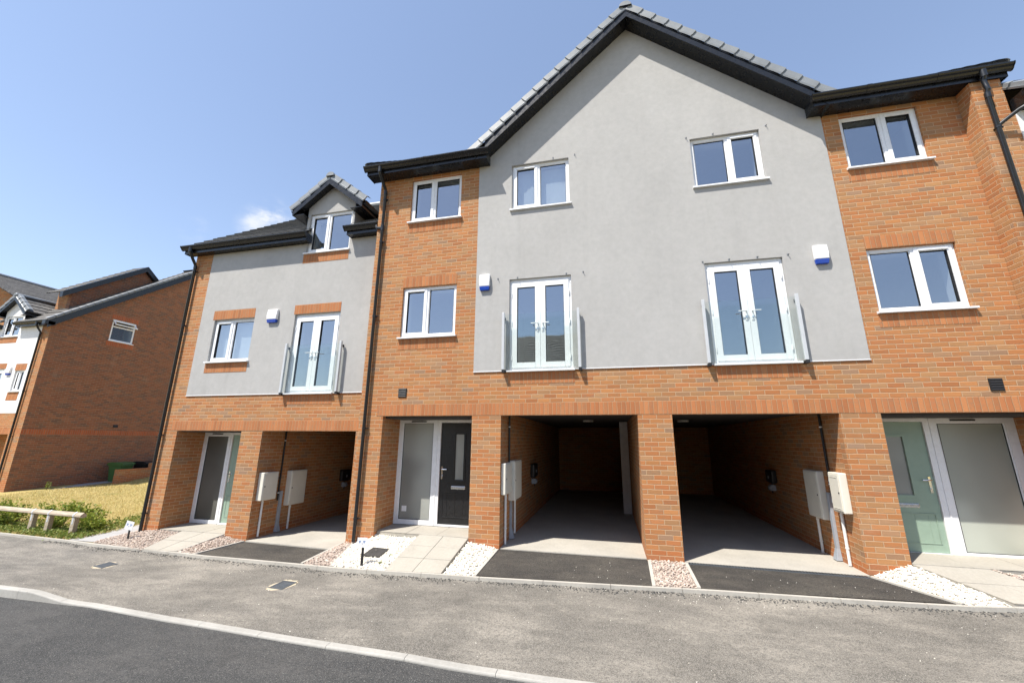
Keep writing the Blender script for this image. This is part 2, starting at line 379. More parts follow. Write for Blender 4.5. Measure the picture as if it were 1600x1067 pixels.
# ------------------------------------------------------------------ mesh helpers
class MB:
    """collects faces in a wall frame (u along the wall, d into the building, v up) and builds ONE mesh object"""
    def __init__(s, frame=None):
        s.v = []; s.f = []; s.mi = []; s.uv = []; s.fr = frame or (lambda u, d, v: (u, d, v))
    def face(s, pts, m=0, uv=None):
        b = len(s.v); s.v += [s.fr(*p) for p in pts]; s.f.append(list(range(b, b + len(pts)))); s.mi.append(m); s.uv.append(uv)
    def box(s, u0, u1, d0, d1, v0, v1, m=0, skip=''):
        P = lambda a, b, c: (a, b, c)
        if 'f' not in skip: s.face([P(u0, d0, v0), P(u1, d0, v0), P(u1, d0, v1), P(u0, d0, v1)], m)
        if 'b' not in skip: s.face([P(u1, d1, v0), P(u0, d1, v0), P(u0, d1, v1), P(u1, d1, v1)], m)
        if 'l' not in skip: s.face([P(u0, d1, v0), P(u0, d0, v0), P(u0, d0, v1), P(u0, d1, v1)], m)
        if 'r' not in skip: s.face([P(u1, d0, v0), P(u1, d1, v0), P(u1, d1, v1), P(u1, d0, v1)], m)
        if 't' not in skip: s.face([P(u0, d0, v1), P(u1, d0, v1), P(u1, d1, v1), P(u0, d1, v1)], m)
        if 'o' not in skip: s.face([P(u0, d1, v0), P(u1, d1, v0), P(u1, d0, v0), P(u0, d0, v0)], m)
    def ring(s, u0, u1, v0, v1, w, d0, d1, m=0, wb=None, wt=None):
        wb = w if wb is None else wb; wt = w if wt is None else wt
        s.box(u0, u0 + w, d0, d1, v0, v1, m); s.box(u1 - w, u1, d0, d1, v0, v1, m)
        s.box(u0 + w, u1 - w, d0, d1, v0, v0 + wb, m, 'lr'); s.box(u0 + w, u1 - w, d0, d1, v1 - wt, v1, m, 'lr')
    def wall(s, u0, u1, v0, v1, holes, d=0.0, reveal=0.1, m=0, sides=True, thick=0.3):
        us = sorted({u0, u1, *[h[0] for h in holes], *[h[1] for h in holes]}); vs = sorted({v0, v1, *[h[2] for h in holes], *[h[3] for h in holes]})
        us = [x for x in us if u0 <= x <= u1]; vs = [x for x in vs if v0 <= x <= v1]
        for a, b in zip(us, us[1:]):
            for c, e in zip(vs, vs[1:]):
                mu, mv = (a + b) / 2, (c + e) / 2
                if any(h[0] < mu < h[1] and h[2] < mv < h[3] for h in holes): continue
                s.face([(a, d, c), (b, d, c), (b, d, e), (a, d, e)], m)
        for h in holes:
            a, b, c, e = h[:4]; r = d + (h[4] if len(h) > 4 else reveal)
            if c > v0: s.face([(a, d, c), (a, r, c), (b, r, c), (b, d, c)][::-1], m)
            if e < v1: s.face([(a, r, e), (a, d, e), (b, d, e), (b, r, e)][::-1], m)
            s.face([(a, r, c), (a, d, c), (a, d, e), (a, r, e)][::-1], m)
            s.face([(b, d, c), (b, r, c), (b, r, e), (b, d, e)][::-1], m)
        if sides:
            s.face([(u0, d + thick, v0), (u0, d, v0), (u0, d, v1), (u0, d + thick, v1)], m)
            s.face([(u1, d, v0), (u1, d + thick, v0), (u1, d + thick, v1), (u1, d, v1)], m)
            s.face([(u0, d, v1), (u1, d, v1), (u1, d + thick, v1), (u0, d + thick, v1)], m)
    def prism(s, poly, d0, d1, m=0):
        """poly in (u, v), counter-clockwise seen from outside (the -d side)"""
        n = len(poly)
        s.face([(u, d0, v) for u, v in poly], m); s.face([(u, d1, v) for u, v in reversed(poly)], m)
        for i in range(n):
            (a, b), (c, e) = poly[i], poly[(i + 1) % n]
            s.face([(a, d0, b), (a, d1, b), (c, d1, e), (c, d0, e)], m)
    def extrude(s, prof, u0, u1, m=0, cap=True):
        """closed profile of (d, v) run along u"""
        n = len(prof)
        for i in range(n):
            (a, b), (c, e) = prof[i], prof[(i + 1) % n]
            s.face([(u0, a, b), (u1, a, b), (u1, c, e), (u0, c, e)], m)
        if cap:
            s.face([(u0, a, b) for a, b in prof][::-1], m); s.face([(u1, a, b) for a, b in prof], m)
    def tube(s, path, r, seg=10, m=0, cap=True):
        path = [Vector(p) for p in path]; rings = []
        up = None
        for i, p in enumerate(path):
            t = (path[min(i + 1, len(path) - 1)] - path[max(i - 1, 0)]).normalized()
            if up is None: up = Vector((0, 0, 1)) if abs(t.z) < 0.9 else Vector((0, 1, 0))
            a = t.cross(up)
            if a.length < 1e-4: a = t.cross(Vector((1, 0, 0)))
            a.normalize(); b = a.cross(t).normalized(); up = b
            rr = r[i] if isinstance(r, (list, tuple)) else r
            rings.append([p + (a * math.cos(k * 2 * math.pi / seg) + b * math.sin(k * 2 * math.pi / seg)) * rr for k in range(seg)])
        for A, B in zip(rings, rings[1:]):
            for k in range(seg):
                s.face([tuple(A[k]), tuple(A[(k + 1) % seg]), tuple(B[(k + 1) % seg]), tuple(B[k])], m)
        if cap:
            s.face([tuple(x) for x in rings[0]][::-1], m); s.face([tuple(x) for x in rings[-1]], m)
    def disc(s, c, r, axis, h, seg=16, m=0):
        c = Vector(c); ax = Vector(axis).normalized()
        s.tube([c, c + ax * h], r, seg, m)
    def build(s, name, mats, parent=None, bevel=0.0, smooth=False, label=None):
        org = Vector(parent['_o']) if parent is not None and '_o' in parent else Vector((0, 0, 0))
        me = bpy.data.meshes.new(name)
        me.from_pydata([tuple(Vector(p) - org) for p in s.v], [], s.f)
        uvl = me.uv_layers.new(name='UVMap')
        me.update()
        for p, mi, uv in zip(me.polygons, s.mi, s.uv):
            p.material_index = mi; p.use_smooth = smooth
            if uv is None:
                nx, ny, nz = (abs(x) for x in p.normal)
                for li in p.loop_indices:
                    w = me.vertices[me.loops[li].vertex_index].co + org
                    uvl.data[li].uv = (w.x, w.y) if nz > 0.75 else ((w.x, w.z) if ny >= nx else (w.y, w.z))
            else:
                for li, q in zip(p.loop_indices, uv): uvl.data[li].uv = q
        for mt in (mats if isinstance(mats, (list, tuple)) else [mats]): me.materials.append(mt)
        o = bpy.data.objects.new(name, me)
        COL.objects.link(o)
        if parent is not None:
            o.parent = parent; o['_o'] = tuple(org)
        if bevel or smooth:
            bm = bmesh.new(); bm.from_mesh(me); bmesh.ops.remove_doubles(bm, verts=bm.verts, dist=0.0004); bm.to_mesh(me); bm.free()
        if bevel:
            bv = o.modifiers.new('bevel', 'BEVEL'); bv.width = bevel; bv.segments = 2; bv.limit_method = 'ANGLE'; bv.angle_limit = R(40)
        if smooth:
            try: me.set_sharp_from_angle(angle=R(35))
            except Exception: pass
        if label: o['label'] = label
        return o

def thing(name, loc, label, cat, group=None):
    o = bpy.data.objects.new(name, None); COL.objects.link(o)
    o.empty_display_size = 0.2; o.location = loc; o['_o'] = tuple(loc)
    o['label'] = label; o['category'] = cat
    if group: o['group'] = group
    return o
def tag(o, label=None, cat=None, group=None, kind=None):
    for k, v in (('label', label), ('category', cat), ('group', group), ('kind', kind)):
        if v: o[k] = v
    return o

def front(Y0): return lambda u, d, v: (u, Y0 + d, v)          # wall facing the road (-Y)
def side_r(X0): return lambda u, d, v: (X0 - d, u, v)         # wall facing +X, u = Y
def side_l(X0): return lambda u, d, v: (X0 + d, u, v)         # wall facing -X, u = Y
# ------------------------------------------------------------------ building components
def window(par, fr, u0, u1, v0, v1, opener='l', split=0.46, setb=0.045, sill=True, name='window', over=0.035, sill_out=0.06, blind=False):
    mb = MB(fr); sh = 0.035 if sill else 0.0
    a, b, c, e = u0 + 0.002, u1 - 0.002, v0 + sh + 0.001, v1 - 0.002
    d0, d1 = setb, setb + 0.07
    mb.ring(a, b, c, e, 0.058, d0, d1)
    um = a + (b - a) * (split if opener == 'l' else 1 - split)
    mb.box(um - 0.034, um + 0.034, d0, d1, c + 0.058, e - 0.058, 0, 'to')
    L = (a + 0.058, um - 0.034); Rr = (um + 0.034, b - 0.058)
    op, fx = (L, Rr) if opener == 'l' else (Rr, L)
    g = 0.008
    mb.ring(fx[0], fx[1], c + 0.058, e - 0.058, 0.012, d0 + 0.012, d0 + 0.05, 0)
    mb.ring(fx[0] + 0.012, fx[1] - 0.012, c + 0.07, e - 0.07, 0.006, d0 + 0.016, d0 + 0.05, 1)
    w = mb.build(name, [M['upvc'], M['gasket']], par, bevel=0.003)
    s = MB(fr)
    s.ring(op[0] - 0.022, op[1] + 0.022, c + 0.034, e - 0.034, 0.066, d0 - 0.014, d0 + 0.045)
    s.ring(op[0] + 0.044, op[1] - 0.044, c + 0.10, e - 0.10, 0.006, d0 - 0.008, d0 + 0.045, 1)
    so = s.build('sash', [M['upvc'], M['gasket']], w, bevel=0.003)
    tv = MB(fr); tv.box(op[0] + 0.03, op[1] - 0.03, d0 - 0.028, d0 - 0.0145, e - 0.088, e - 0.066)
    tv.build('trickle_vent', M['upvc'], w, bevel=0.003)
    p = MB(fr); gd = d0 + 0.03
    p.face([(fx[0] + 0.018, gd, c + 0.076), (fx[1] - 0.018, gd, c + 0.076), (fx[1] - 0.018, gd, e - 0.076), (fx[0] + 0.018, gd, e - 0.076)])
    p.face([(op[0] + 0.05, gd - 0.01, c + 0.106), (op[1] - 0.05, gd - 0.01, c + 0.106), (op[1] - 0.05, gd - 0.01, e - 0.106), (op[0] + 0.05, gd - 0.01, e - 0.106)])
    p.build('pane', M['glass'], w)
    if blind:                                                        # pleated sheer hanging behind the panes
        q = MB(fr); N = 26
        for i in range(N):
            x0, x1 = u0 + 0.07 + (u1 - u0 - 0.14) * i / N, u0 + 0.07 + (u1 - u0 - 0.14) * (i + 1) / N
            y0, y1 = d1 + 0.06 + 0.012 * (i % 2), d1 + 0.06 + 0.012 * ((i + 1) % 2)
            q.face([(x0, y0, v0 + 0.09), (x1, y1, v0 + 0.09), (x1, y1, v1 - 0.09), (x0, y0, v1 - 0.09)])
        q.build('curtain', M['blind'], w, smooth=True)
    if sill:
        k = MB(fr)
        k.extrude([(-sill_out, v0 + 0.002), (-0.003, v0 + 0.002), (-0.003, v0 + 0.040), (-sill_out, v0 + 0.030)], u0 - over, u1 + over)
        k.box(u0 + 0.003, u1 - 0.003, -0.003, d0 - 0.001, v0 + 0.002, v0 + 0.034, 0, 'f')
        k.build('sill', M['upvc'], w, bevel=0.002)
    return w

def french_door(par, fr, u0, u1, v0, v1):
    mb = MB(fr); d0, d1 = 0.035, 0.105
    a, b, c, e = u0 + 0.002, u1 - 0.002, v0 + 0.03, v1 - 0.002
    mb.ring(a, b, c, e, 0.062, d0, d1, 0, 0.07, 0.085)
    w = mb.build('french_door', [M['upvc']], par, bevel=0.003)
    um = (a + b) / 2
    for k, (x0, x1) in enumerate(((a + 0.05, um - 0.002), (um + 0.002, b - 0.05))):
        s = MB(fr); y0, y1 = c + 0.058, e - 0.072
        s.ring(x0, x1, y0, y1, 0.098, d0 - 0.014, d0 + 0.045)
        s.ring(x0 + 0.098, x1 - 0.098, y0 + 0.098, y1 - 0.098, 0.006, d0 - 0.006, d0 + 0.045, 1)
        lf = s.build('door_leaf', [M['upvc'], M['gasket']], w, bevel=0.003)
        p = MB(fr); gd = d0 + 0.02
        p.face([(x0 + .104, gd, y0 + .104), (x1 - .104, gd, y0 + .104), (x1 - .104, gd, y1 - .104), (x0 + .104, gd, y1 - .104)])
        p.build('pane', M['glass'], w)
        h = MB(fr); hx = (x1 - 0.045) if k == 0 else (x0 + 0.045); hz = v0 + 0.93; sg = -1 if k == 0 else 1
        h.box(hx - 0.016, hx + 0.016, d0 - 0.026, d0 - 0.0145, hz - 0.15, hz + 0.06)
        h.tube([(hx, d0 - 0.02, hz), (hx, d0 - 0.065, hz), (hx + sg * 0.03, d0 - 0.07, hz), (hx + sg * 0.125, d0 - 0.068, hz)], 0.010, 8)
        h.disc((hx, d0 - 0.015, hz - 0.10), 0.013, (0, -1, 0), 0.025, 10, 1)
        h.build('handle', [M['upvc'], M['chrome']], w, smooth=True)
        ex = x0 - 0.004 if k == 0 else x1 + 0.004
        for hz2 in (v0 + 0.28, v0 + 0.95, v1 - 0.33):
            hg = MB(fr); hg.tube([(ex, d0 - 0.02, hz2 - 0.045), (ex, d0 - 0.02, hz2 + 0.045)], 0.009, 8); hg.build('hinge', M['upvc'], w)
    k = MB(fr)
    k.extrude([(-0.075, v0 + 0.002), (-0.014, v0 + 0.002), (-0.014, v0 + 0.036), (-0.075, v0 + 0.028)], u0 - 0.03, u1 + 0.03)
    k.box(u0 + 0.003, u1 - 0.003, -0.014, d0 - 0.001, v0 + 0.002, v0 + 0.029, 0, 'f')
    k.build('sill', M['upvc'], w, bevel=0.002)
    return w

def balustrade(par, fr, pl, pr, v0, v1):
    g = MB(fr); g.box(pl[1] - 0.012, pr[0] + 0.012, -0.104, -0.092, v0 + 0.02, v1 - 0.045)
    b = g.build('glass_balustrade', M['balustrade_glass'], par)
    for (x0, x1) in (pl, pr):
        p = MB(fr); p.box(x0, x1, -0.125, -0.072, v0, v1)
        p.build('post', M['alu'], b, bevel=0.004)
        k = MB(fr); k.box(x0 + 0.004, x1 + 0.012, -0.118, -0.013, v0 - 0.05, v0 - 0.002); k.build('bracket', M['gasket'], b)
        k = MB(fr); k.box(x0 + 0.012, x1 - 0.008, -0.072, -0.013, v1 - 0.12, v1 - 0.07); k.build('bracket', M['gasket'], b)
    return b

def lintel(par, fr, u0, u1, v0, v1, name='brick_lintel', proud=0.003, far=False, dpt=0.03):
    mb = MB(fr); mb.box(u0, u1, -proud, dpt, v0, v1, 0, 'b')
    return mb.build(name, soldier(v0, far), par)

def alarm(par, fr, u0, u1, v0, v1, d=-0.012):
    mb = MB(fr); uc = (u0 + u1) / 2; vb = v0 + (v1 - v0) * 0.24
    def sec(z, k, dd): return [(uc + (u0 - uc) * k, d - dd, z), (uc + (u1 - uc) * k, d - dd, z), (uc + (u1 - uc) * k, d, z), (uc + (u0 - uc) * k, d, z)]
    def loft(A, B, m):
        for i in range(4): mb.face([A[i], A[(i + 1) % 4], B[(i + 1) % 4], B[i]], m)
    s0, s1, s2, s3 = sec(v0, 0.86, 0.05), sec(vb, 0.97, 0.068), sec(v0 + (v1 - v0) * .5, 1.0, 0.075), sec(v1, 0.98, 0.055)
    loft(s1, s2, 0); loft(s2, s3, 0); mb.face(s3, 0); mb.face(s1[::-1], 0)
    a = mb.build('alarm_box', M['alarm_white'], par, bevel=0.010)
    mb = MB(fr); vb2 = vb - 0.002; A, B = sec(v0, 0.86, 0.05), sec(vb2, 0.96, 0.066)
    loft(A, B, 0); mb.face(A[::-1]); mb.face(B)
    mb.build('blue_lens', M['alarm_blue'], a, bevel=0.008)

def air_vent(par, fr, u0, u1, v0, v1):
    mb = MB(fr); mb.box(u0, u1, -0.012, 0.02, v0, v1, 0, 'b')
    for k in range(5):
        z = v0 + (k + 0.3) * (v1 - v0) / 5
        mb.extrude([(-0.020, z), (-0.012, z), (-0.012, z + 0.026), (-0.020, z + 0.006)], u0 + 0.012, u1 - 0.012)
    mb.build('air_vent', M['gasket'], par)

def gutter_profile(d, z):
    """ogee style gutter hung on a fascia whose face is at d; z is the top"""
    return [(d - 0.001, z), (d - 0.001, z - 0.095), (d - 0.035, z - 0.105), (d - 0.062, z - 0.088), (d - 0.078, z - 0.060), (d - 0.100, z - 0.040), (d - 0.112, z - 0.020), (d - 0.114, z), (d - 0.104, z), (d - 0.102, z - 0.016), (d - 0.072, z - 0.050), (d - 0.052, z - 0.082), (d - 0.034, z - 0.093), (d - 0.012, z - 0.088), (d - 0.012, z)]

def eaves(par, fr, u0, u1, over, zs, zt, unions=(), box_ends=True, matf='black'):
    mb = MB(fr)
    mb.box(u0, u1, -over, 0.0, zs, zs + 0.015)                  # soffit board
    mb.box(u0, u1, -over - 0.012, -over - 0.0005, zs - 0.012, zt)        # fascia
    if box_ends:
        mb.prism2 = None
        for x0, x1 in ((u0 - 0.014, u0 - 0.001), (u1 + 0.001, u1 + 0.014)):
            mb.extrude([(-over - 0.012, zs - 0.012), (0.0, zs - 0.012), (0.0, zt), (-over - 0.012, zt)], x0, x1)
    e = mb.build('eaves_box', M[matf], par)
    g = MB(fr); d = -over - 0.013; z = zt - 0.022
    g.extrude(gutter_profile(d, z), u0 - 0.05, u1 + 0.05)
    for x in (u0 - 0.055, u1 + 0.045): g.extrude([(d - 0.001, z + .004), (d - 0.001, z - 0.100), (d - 0.036, z - 0.111), (d - 0.066, z - 0.092), (d - 0.084, z - 0.062), (d - 0.106, z - 0.044), (d - 0.118, z - 0.020), (d - 0.119, z + .004)], x, x + 0.010)
    for x in unions: g.extrude([(d - 0.001, z + .003), (d - 0.001, z - 0.099), (d - 0.036, z - 0.110), (d - 0.065, z - 0.091), (d - 0.083, z - 0.061), (d - 0.105, z - 0.043), (d - 0.117, z - 0.020), (d - 0.118, z + .003)], x - 0.035, x + 0.035)
    g.build('gutter', M['black'], par)
    return e

def downpipe(par, fr, u, dg, zg, zb, brackets, r=0.034, dp=-0.062):
    mb = MB(fr)
    path = [(u, dg, zg), (u, dg, zg - 0.09), (u, dg + 0.03, zg - 0.135), (u, (dg + dp) / 2, zg - 0.245), (u, dp - 0.03, zg - 0.335), (u, dp, zg - 0.385), (u, dp, zb + 0.12), (u, dp, zb)]
    mb.tube(path, r, 14)
    mb.disc((u, dg, zg - 0.10), r + 0.012, (0, 0, 1), 0.13, 14)
    mb.disc((u, dp, zg - 0.47), r + 0.006, (0, 0, 1), 0.09, 14)
    p = mb.build('downpipe', M['pipe'], par, smooth=True)
    for z in brackets:
        k = MB(fr); k.disc((u, dp, z), r + 0.007, (0, 0, 1), 0.032, 14); k.box(u - 0.012, u + 0.075, dp + 0.012, dp + 0.024, z + 0.006, z + 0.026); k.box(u - 0.02, u + 0.02, dp + 0.02, -0.001, z + 0.008, z + 0.024)
        k.disc((u + 0.06, dp + 0.012, z + 0.016), 0.011, (0, -1, 0), 0.014, 8)
        k.build('pipe_clip', M['pipe'], p)
    return p

def roof_plane(mb, p0, along, up, length, slope, gauge=0.30, lift=0.028, m=0, skirt=True):
    """tile courses: each course is a slab standing proud of the one below it"""
    p0 = Vector(p0); a = Vector(along).normalized(); u = Vector(up).normalized(); n = a.cross(u).normalized()
    if n.z < 0: n = -n
    k = 0; s = 0.0
    while s < slope - 1e-4:
        s1 = min(slope, s + gauge)
        A, B = p0 + u * s + n * lift, p0 + a * length + u * s + n * lift
        C, D = p0 + a * length + u * s1 + n * 0.004, p0 + u * s1 + n * 0.004
        uv = lambda x, y: (x, y)
        mb.face([tuple(A), tuple(B), tuple(C), tuple(D)], m, [(0, s + .001), (length, s + .001), (length, s1 - .001), (0, s1 - .001)])
        lo = p0 + u * s + n * 0.0; 
        mb.face([tuple(lo), tuple(lo + a * length), tuple(B), tuple(A)], m, [(0, s + .001), (length, s + .001), (length, s + .004), (0, s + .004)])
        mb.face([tuple(lo), tuple(A), tuple(D), tuple(p0 + u * s1)], m, [(0, s + .001)] * 4)
        mb.face([tuple(lo + a * length), tuple(p0 + a * length + u * s1), tuple(C), tuple(B)], m, [(length, s + .001)] * 4)
        s = s1; k += 1
    # underside
    q = p0 - n * 0.02
    mb.face([tuple(q), tuple(q + u * slope), tuple(q + a * length + u * slope), tuple(q + a * length)], m, [(0, 0)] * 4)
    mb.face([tuple(q), tuple(q + a * length), tuple(p0 + a * length), tuple(p0)], m, [(0, 0)] * 4)

def verge_units(mb, foot, apex, out, unit=0.315, h=0.165, wdt=0.15, m=0, lip=0.022, hb=0.01):
    """dry verge cap units climbing from foot to apex; out = outward direction of the gable"""
    f, a = Vector(foot), Vector(apex); u = (a - f).normalized(); o = Vector(out).normalized(); n = u.cross(o)
    if n.z < 0: n = -n
    L = (a - f).length; N = max(1, round(L / unit)); st = L / N
    for i in range(N):
        s0, s1 = i * st - 0.012, (i + 1) * st
        t0, t1 = lip, 0.0
        P = lambda s, hh, w: tuple(f + u * s + n * hh + o * w)
        # profile: outer face slightly raked, small bead near the lower edge, top flange
        prof0 = [(-hb, 0.012 + t0), (0.02, 0.020 + t0), (h * 0.25, 0.002 + t0), (h * 0.93, 0.0 + t0), (h + t0 * 0.7, -0.03), (h + t0 * 0.7, -wdt)]
        prof1 = [(-hb, 0.012 + t1), (0.02, 0.020 + t1), (h * 0.25, 0.002 + t1), (h * 0.93, 0.0 + t1), (h + t1 * 0.7, -0.03), (h + t1 * 0.7, -wdt)]
        A = [P(s0, hh, w) for hh, w in prof0]; B = [P(s1, hh, w) for hh, w in prof1]
        for k in range(len(A) - 1): mb.face([A[k], B[k], B[k + 1], A[k + 1]], m)
        In0 = [P(s0, hh, w - 0.03) for hh, w in prof0]
        for k in range(len(A) - 1): mb.face([A[k + 1], In0[k + 1], In0[k], A[k]], m)

def ridge_end(mb, c, r, back, out, m=0):
    c = Vector(c); o = Vector(out).normalized(); side = Vector((0, 0, 1)).cross(o).normalized()
    prof = [(side * math.cos(t) * r + Vector((0, 0, 1)) * math.sin(t) * r) for t in [math.pi * k / 12 for k in range(13)]]
    f = [c + o * 0.02 + p for p in prof]; b = [c - o * back + p for p in prof]; f2 = [c + o * 0.035 + p * 0.9 for p in prof]
    for k in range(12):
        mb.face([tuple(f[k]), tuple(f[k + 1]), tuple(b[k + 1]), tuple(b[k])], m); mb.face([tuple(f2[k]), tuple(f2[k + 1]), tuple(f[k + 1]), tuple(f[k])], m)
    mb.face([tuple(p) for p in f2], m)

def rooms(par, fr, rects, depth=2.6, d0_=0.107, du=0.28, dlo=0.75, dhi=0.16):
    for u0, u1, v0, v1 in rects:
        mb = MB(fr)
        a, b, c, e = u0 - du, u1 + du, v0 - dlo, v1 + dhi
        o0, d0, ui, vi = d0_ - .001, d0_ + 0.19, 0.062, 0.068
        mb.face([(u0, o0, v1 - vi), (u1, o0, v1 - vi), (u1, d0, v1 - vi), (u0, d0, v1 - vi)]); mb.face([(u0, o0, v0 + vi), (u0, d0, v0 + vi), (u1, d0, v0 + vi), (u1, o0, v0 + vi)])
        mb.face([(u0 + ui, o0, v0), (u0 + ui, o0, v1), (u0 + ui, d0, v1), (u0 + ui, d0, v0)]); mb.face([(u1 - ui, o0, v0), (u1 - ui, d0, v0), (u1 - ui, d0, v1), (u1 - ui, o0, v1)])
        mb.face([(a, depth, c), (b, depth, c), (b, depth, e), (a, depth, e)])
        mb.face([(a, d0, c), (a, depth, c), (a, depth, e), (a, d0, e)]); mb.face([(b, depth, c), (b, d0, c), (b, d0, e), (b, depth, e)])
        mb.face([(a, d0, c), (b, d0, c), (b, depth, c), (a, depth, c)]); mb.face([(a, depth, e), (b, depth, e), (b, d0, e), (a, d0, e)])
        # plastered reveals between the frame and the room
        for q in ([(u0, d0, v0), (a, d0, c), (a, d0, e), (u0, d0, v1)], [(u1, d0, v1), (b, d0, e), (b, d0, c), (u1, d0, v0)], [(u0, d0, v1), (a, d0, e), (b, d0, e), (u1, d0, v1)], [(u1, d0, v0), (b, d0, c), (a, d0, c), (u0, d0, v0)]): mb.face(q)
        mb.build('room_lining', M['room'], par)

def door_set(par, fr, d, F0, F1, v0, v1, glass, leaf, gv, slot, letter, handle, col, gmat, leaf_label, vent, jamb_handle=1, thr=0.03):
    """front door with side light. F0..F1 whole frame, glass and leaf are u-ranges"""
    mb = MB(fr)
    us = sorted([F0, glass[0], glass[1], leaf[0], leaf[1], F1])
    posts = [(us[0], us[1]), (us[2], us[3]), (us[4], us[5])]
    for a, b in posts: mb.box(a, b, d, d + 0.09, v0, v1)
    for a, b in ((us[1], us[2]), (us[3], us[4])): mb.box(a, b, d, d + 0.09, gv[1] if (a, b) == tuple(glass) else v1 - 0.055, v1, 0, 'lr')
    mb.box(glass[0], glass[1], d, d + 0.09, v0, gv[0], 0, 'lr'); mb.box(leaf[0], leaf[1], d - 0.01, d + 0.09, v0, v0 + thr, 0, 'lr')
    ms = posts[1]; mc = (ms[0] + ms[1]) / 2
    mb.box(mc - 0.012, mc + 0.012, d - 0.008, d - 0.0005, v0 + .002, v1 - 0.002)
    for a in (glass[0], glass[1] - 0.014): mb.box(a, a + 0.014, d + 0.012, d + 0.03, gv[0], gv[1], 0)
    mb.ring(glass[0] + 0.014, glass[1] - 0.014, gv[0], gv[1], 0.007, d + 0.015, d + 0.03, 1)
    f = mb.build('door_frame', [M['upvc'], M['gasket']], par, bevel=0.003)
    p = MB(fr); gd = d + 0.028
    p.face([(glass[0], gd, gv[0]), (glass[1], gd, gv[0]), (glass[1], gd, gv[1]), (glass[0], gd, gv[1])]); p.build('side_light', gmat, f)
    if vent:
        t = MB(fr); t.box(vent[0], vent[1], d - 0.02, d - 0.0005, v1 - 0.045, v1 - 0.022); t.build('trickle_vent', M['gasket'], f)
    l = MB(fr); y0, y1 = v0 + thr + 0.004, v1 - 0.058; a, b = leaf[0] + 0.004, leaf[1] - 0.004
    s0, s1, t0, t1 = slot; dl = d + 0.03
    l.wall(a, b, y0, y1, [(s0, s1, t0, t1)], dl, 0.02, 0, True, 0.04)
    l.ring(s0 - 0.045, s1 + 0.045, t0 - 0.045, t1 + 0.045, 0.040, dl - 0.010, dl - 0.0005)
    n = 5                                                              # moulded plank lines below the letter plate
    for k in range(1, n):
        x = a + (b - a) * k / n
        for q0, q1 in ((y0 + 0.14, letter[2] - 0.10),): l.box(x - 0.004, x + 0.004, dl - 0.004, dl - 0.0005, q0, q1)
    l.ring(a + 0.07, b - 0.07, y0 + 0.12, letter[2] - 0.08, 0.016, dl - 0.006, dl - 0.0005)
    lo = l.build('front_door', col, par, bevel=0.002, label=leaf_label)
    p = MB(fr); p.face([(s0, dl + 0.015, t0), (s1, dl + 0.015, t0), (s1, dl + 0.015, t1), (s0, dl + 0.015, t1)]); p.build('pane', M['frosted'], lo)
    k = MB(fr); k.box(letter[0], letter[1], dl - 0.016, dl - 0.0005, letter[2], letter[3]); k.box(letter[0] + 0.012, letter[1] - 0.012, dl - 0.022, dl - 0.0165, letter[2] + 0.016, letter[3] - 0.012)
    k.build('letter_plate', M['chrome'], lo, bevel=0.003)
    hx, hz, sg = handle; h = MB(fr)
    h.box(hx - 0.016, hx + 0.016, dl - 0.010, dl - 0.0005, hz - 0.16, hz + 0.08)
    h.tube([(hx, dl - 0.008, hz + 0.03), (hx, dl - 0.05, hz + 0.03), (hx + sg * 0.03, dl - 0.058, hz + 0.03), (hx + sg * 0.12, dl - 0.056, hz + 0.03)], 0.010, 8)
    h.disc((hx, dl - 0.009, hz - 0.10), 0.012, (0, -1, 0), 0.02, 10)
    h.build('handle', M['chrome'], lo, smooth=True)
    return f

def meter_box(par, fr, u0, u1, v0, v1, pr=0.12, foot=None, pipe_u=None, vents=True):
    mb = MB(fr)
    mb.box(u0, u1, -pr, -0.001, v0, v1)
    b = mb.build('meter_box', M['meter'], par, bevel=0.012)
    d = MB(fr); d.box(u0 + 0.025, u1 - 0.025, -pr - 0.008, -pr - 0.0005, v0 + 0.03, v1 - 0.03)
    if vents:
        for z in (v1 - 0.075, v0 + 0.055): d.box(u0 + 0.06, u1 - 0.06, -pr - 0.012, -pr - 0.0085, z, z + 0.012)
    d.build('meter_door', M['meter'], b, bevel=0.004)
    q = MB(fr); q.disc((u0 + 0.05, -pr - 0.008, (v0 + v1) / 2), 0.013, (0, -1, 0), 0.006, 10); q.build('door_lock', M['gasket'], b)
    for z in (v0 + 0.12, v1 - 0.16):
        q = MB(fr); q.box(u1 - 0.024, u1 - 0.008, -pr - 0.006, -pr + 0.004, z, z + 0.05); q.build('hinge', M['duct'], b)
    if pipe_u is not None:
        t = MB(fr); t.tube([(pipe_u, -0.03, v0 + 0.01), (pipe_u, -0.03, foot)], 0.022, 10)
        for z in (v0 - 0.06, foot + (v0 - foot) * 0.3): t.disc((pipe_u, -0.03, z), 0.027, (0, 0, 1), 0.02, 10)
        t.build('meter_pipe', M['conduit'], b, smooth=True)
    return b

def service_duct(par, fr, u, v0, v1):
    mb = MB(fr); mb.box(u - 0.035, u + 0.035, -0.045, -0.001, v0 + 0.16, v1)
    A = [(u - 0.06, -0.085, v0), (u + 0.06, -0.085, v0), (u + 0.06, -0.001, v0), (u - 0.06, -0.001, v0)]
    B = [(u - 0.036, -0.046, v0 + 0.17), (u + 0.036, -0.046, v0 + 0.17), (u + 0.036, -0.001, v0 + 0.17), (u - 0.036, -0.001, v0 + 0.17)]
    for i in range(4): mb.face([A[i], A[(i + 1) % 4], B[(i + 1) % 4], B[i]])
    mb.build('cable_duct', M['duct'], par, bevel=0.004)

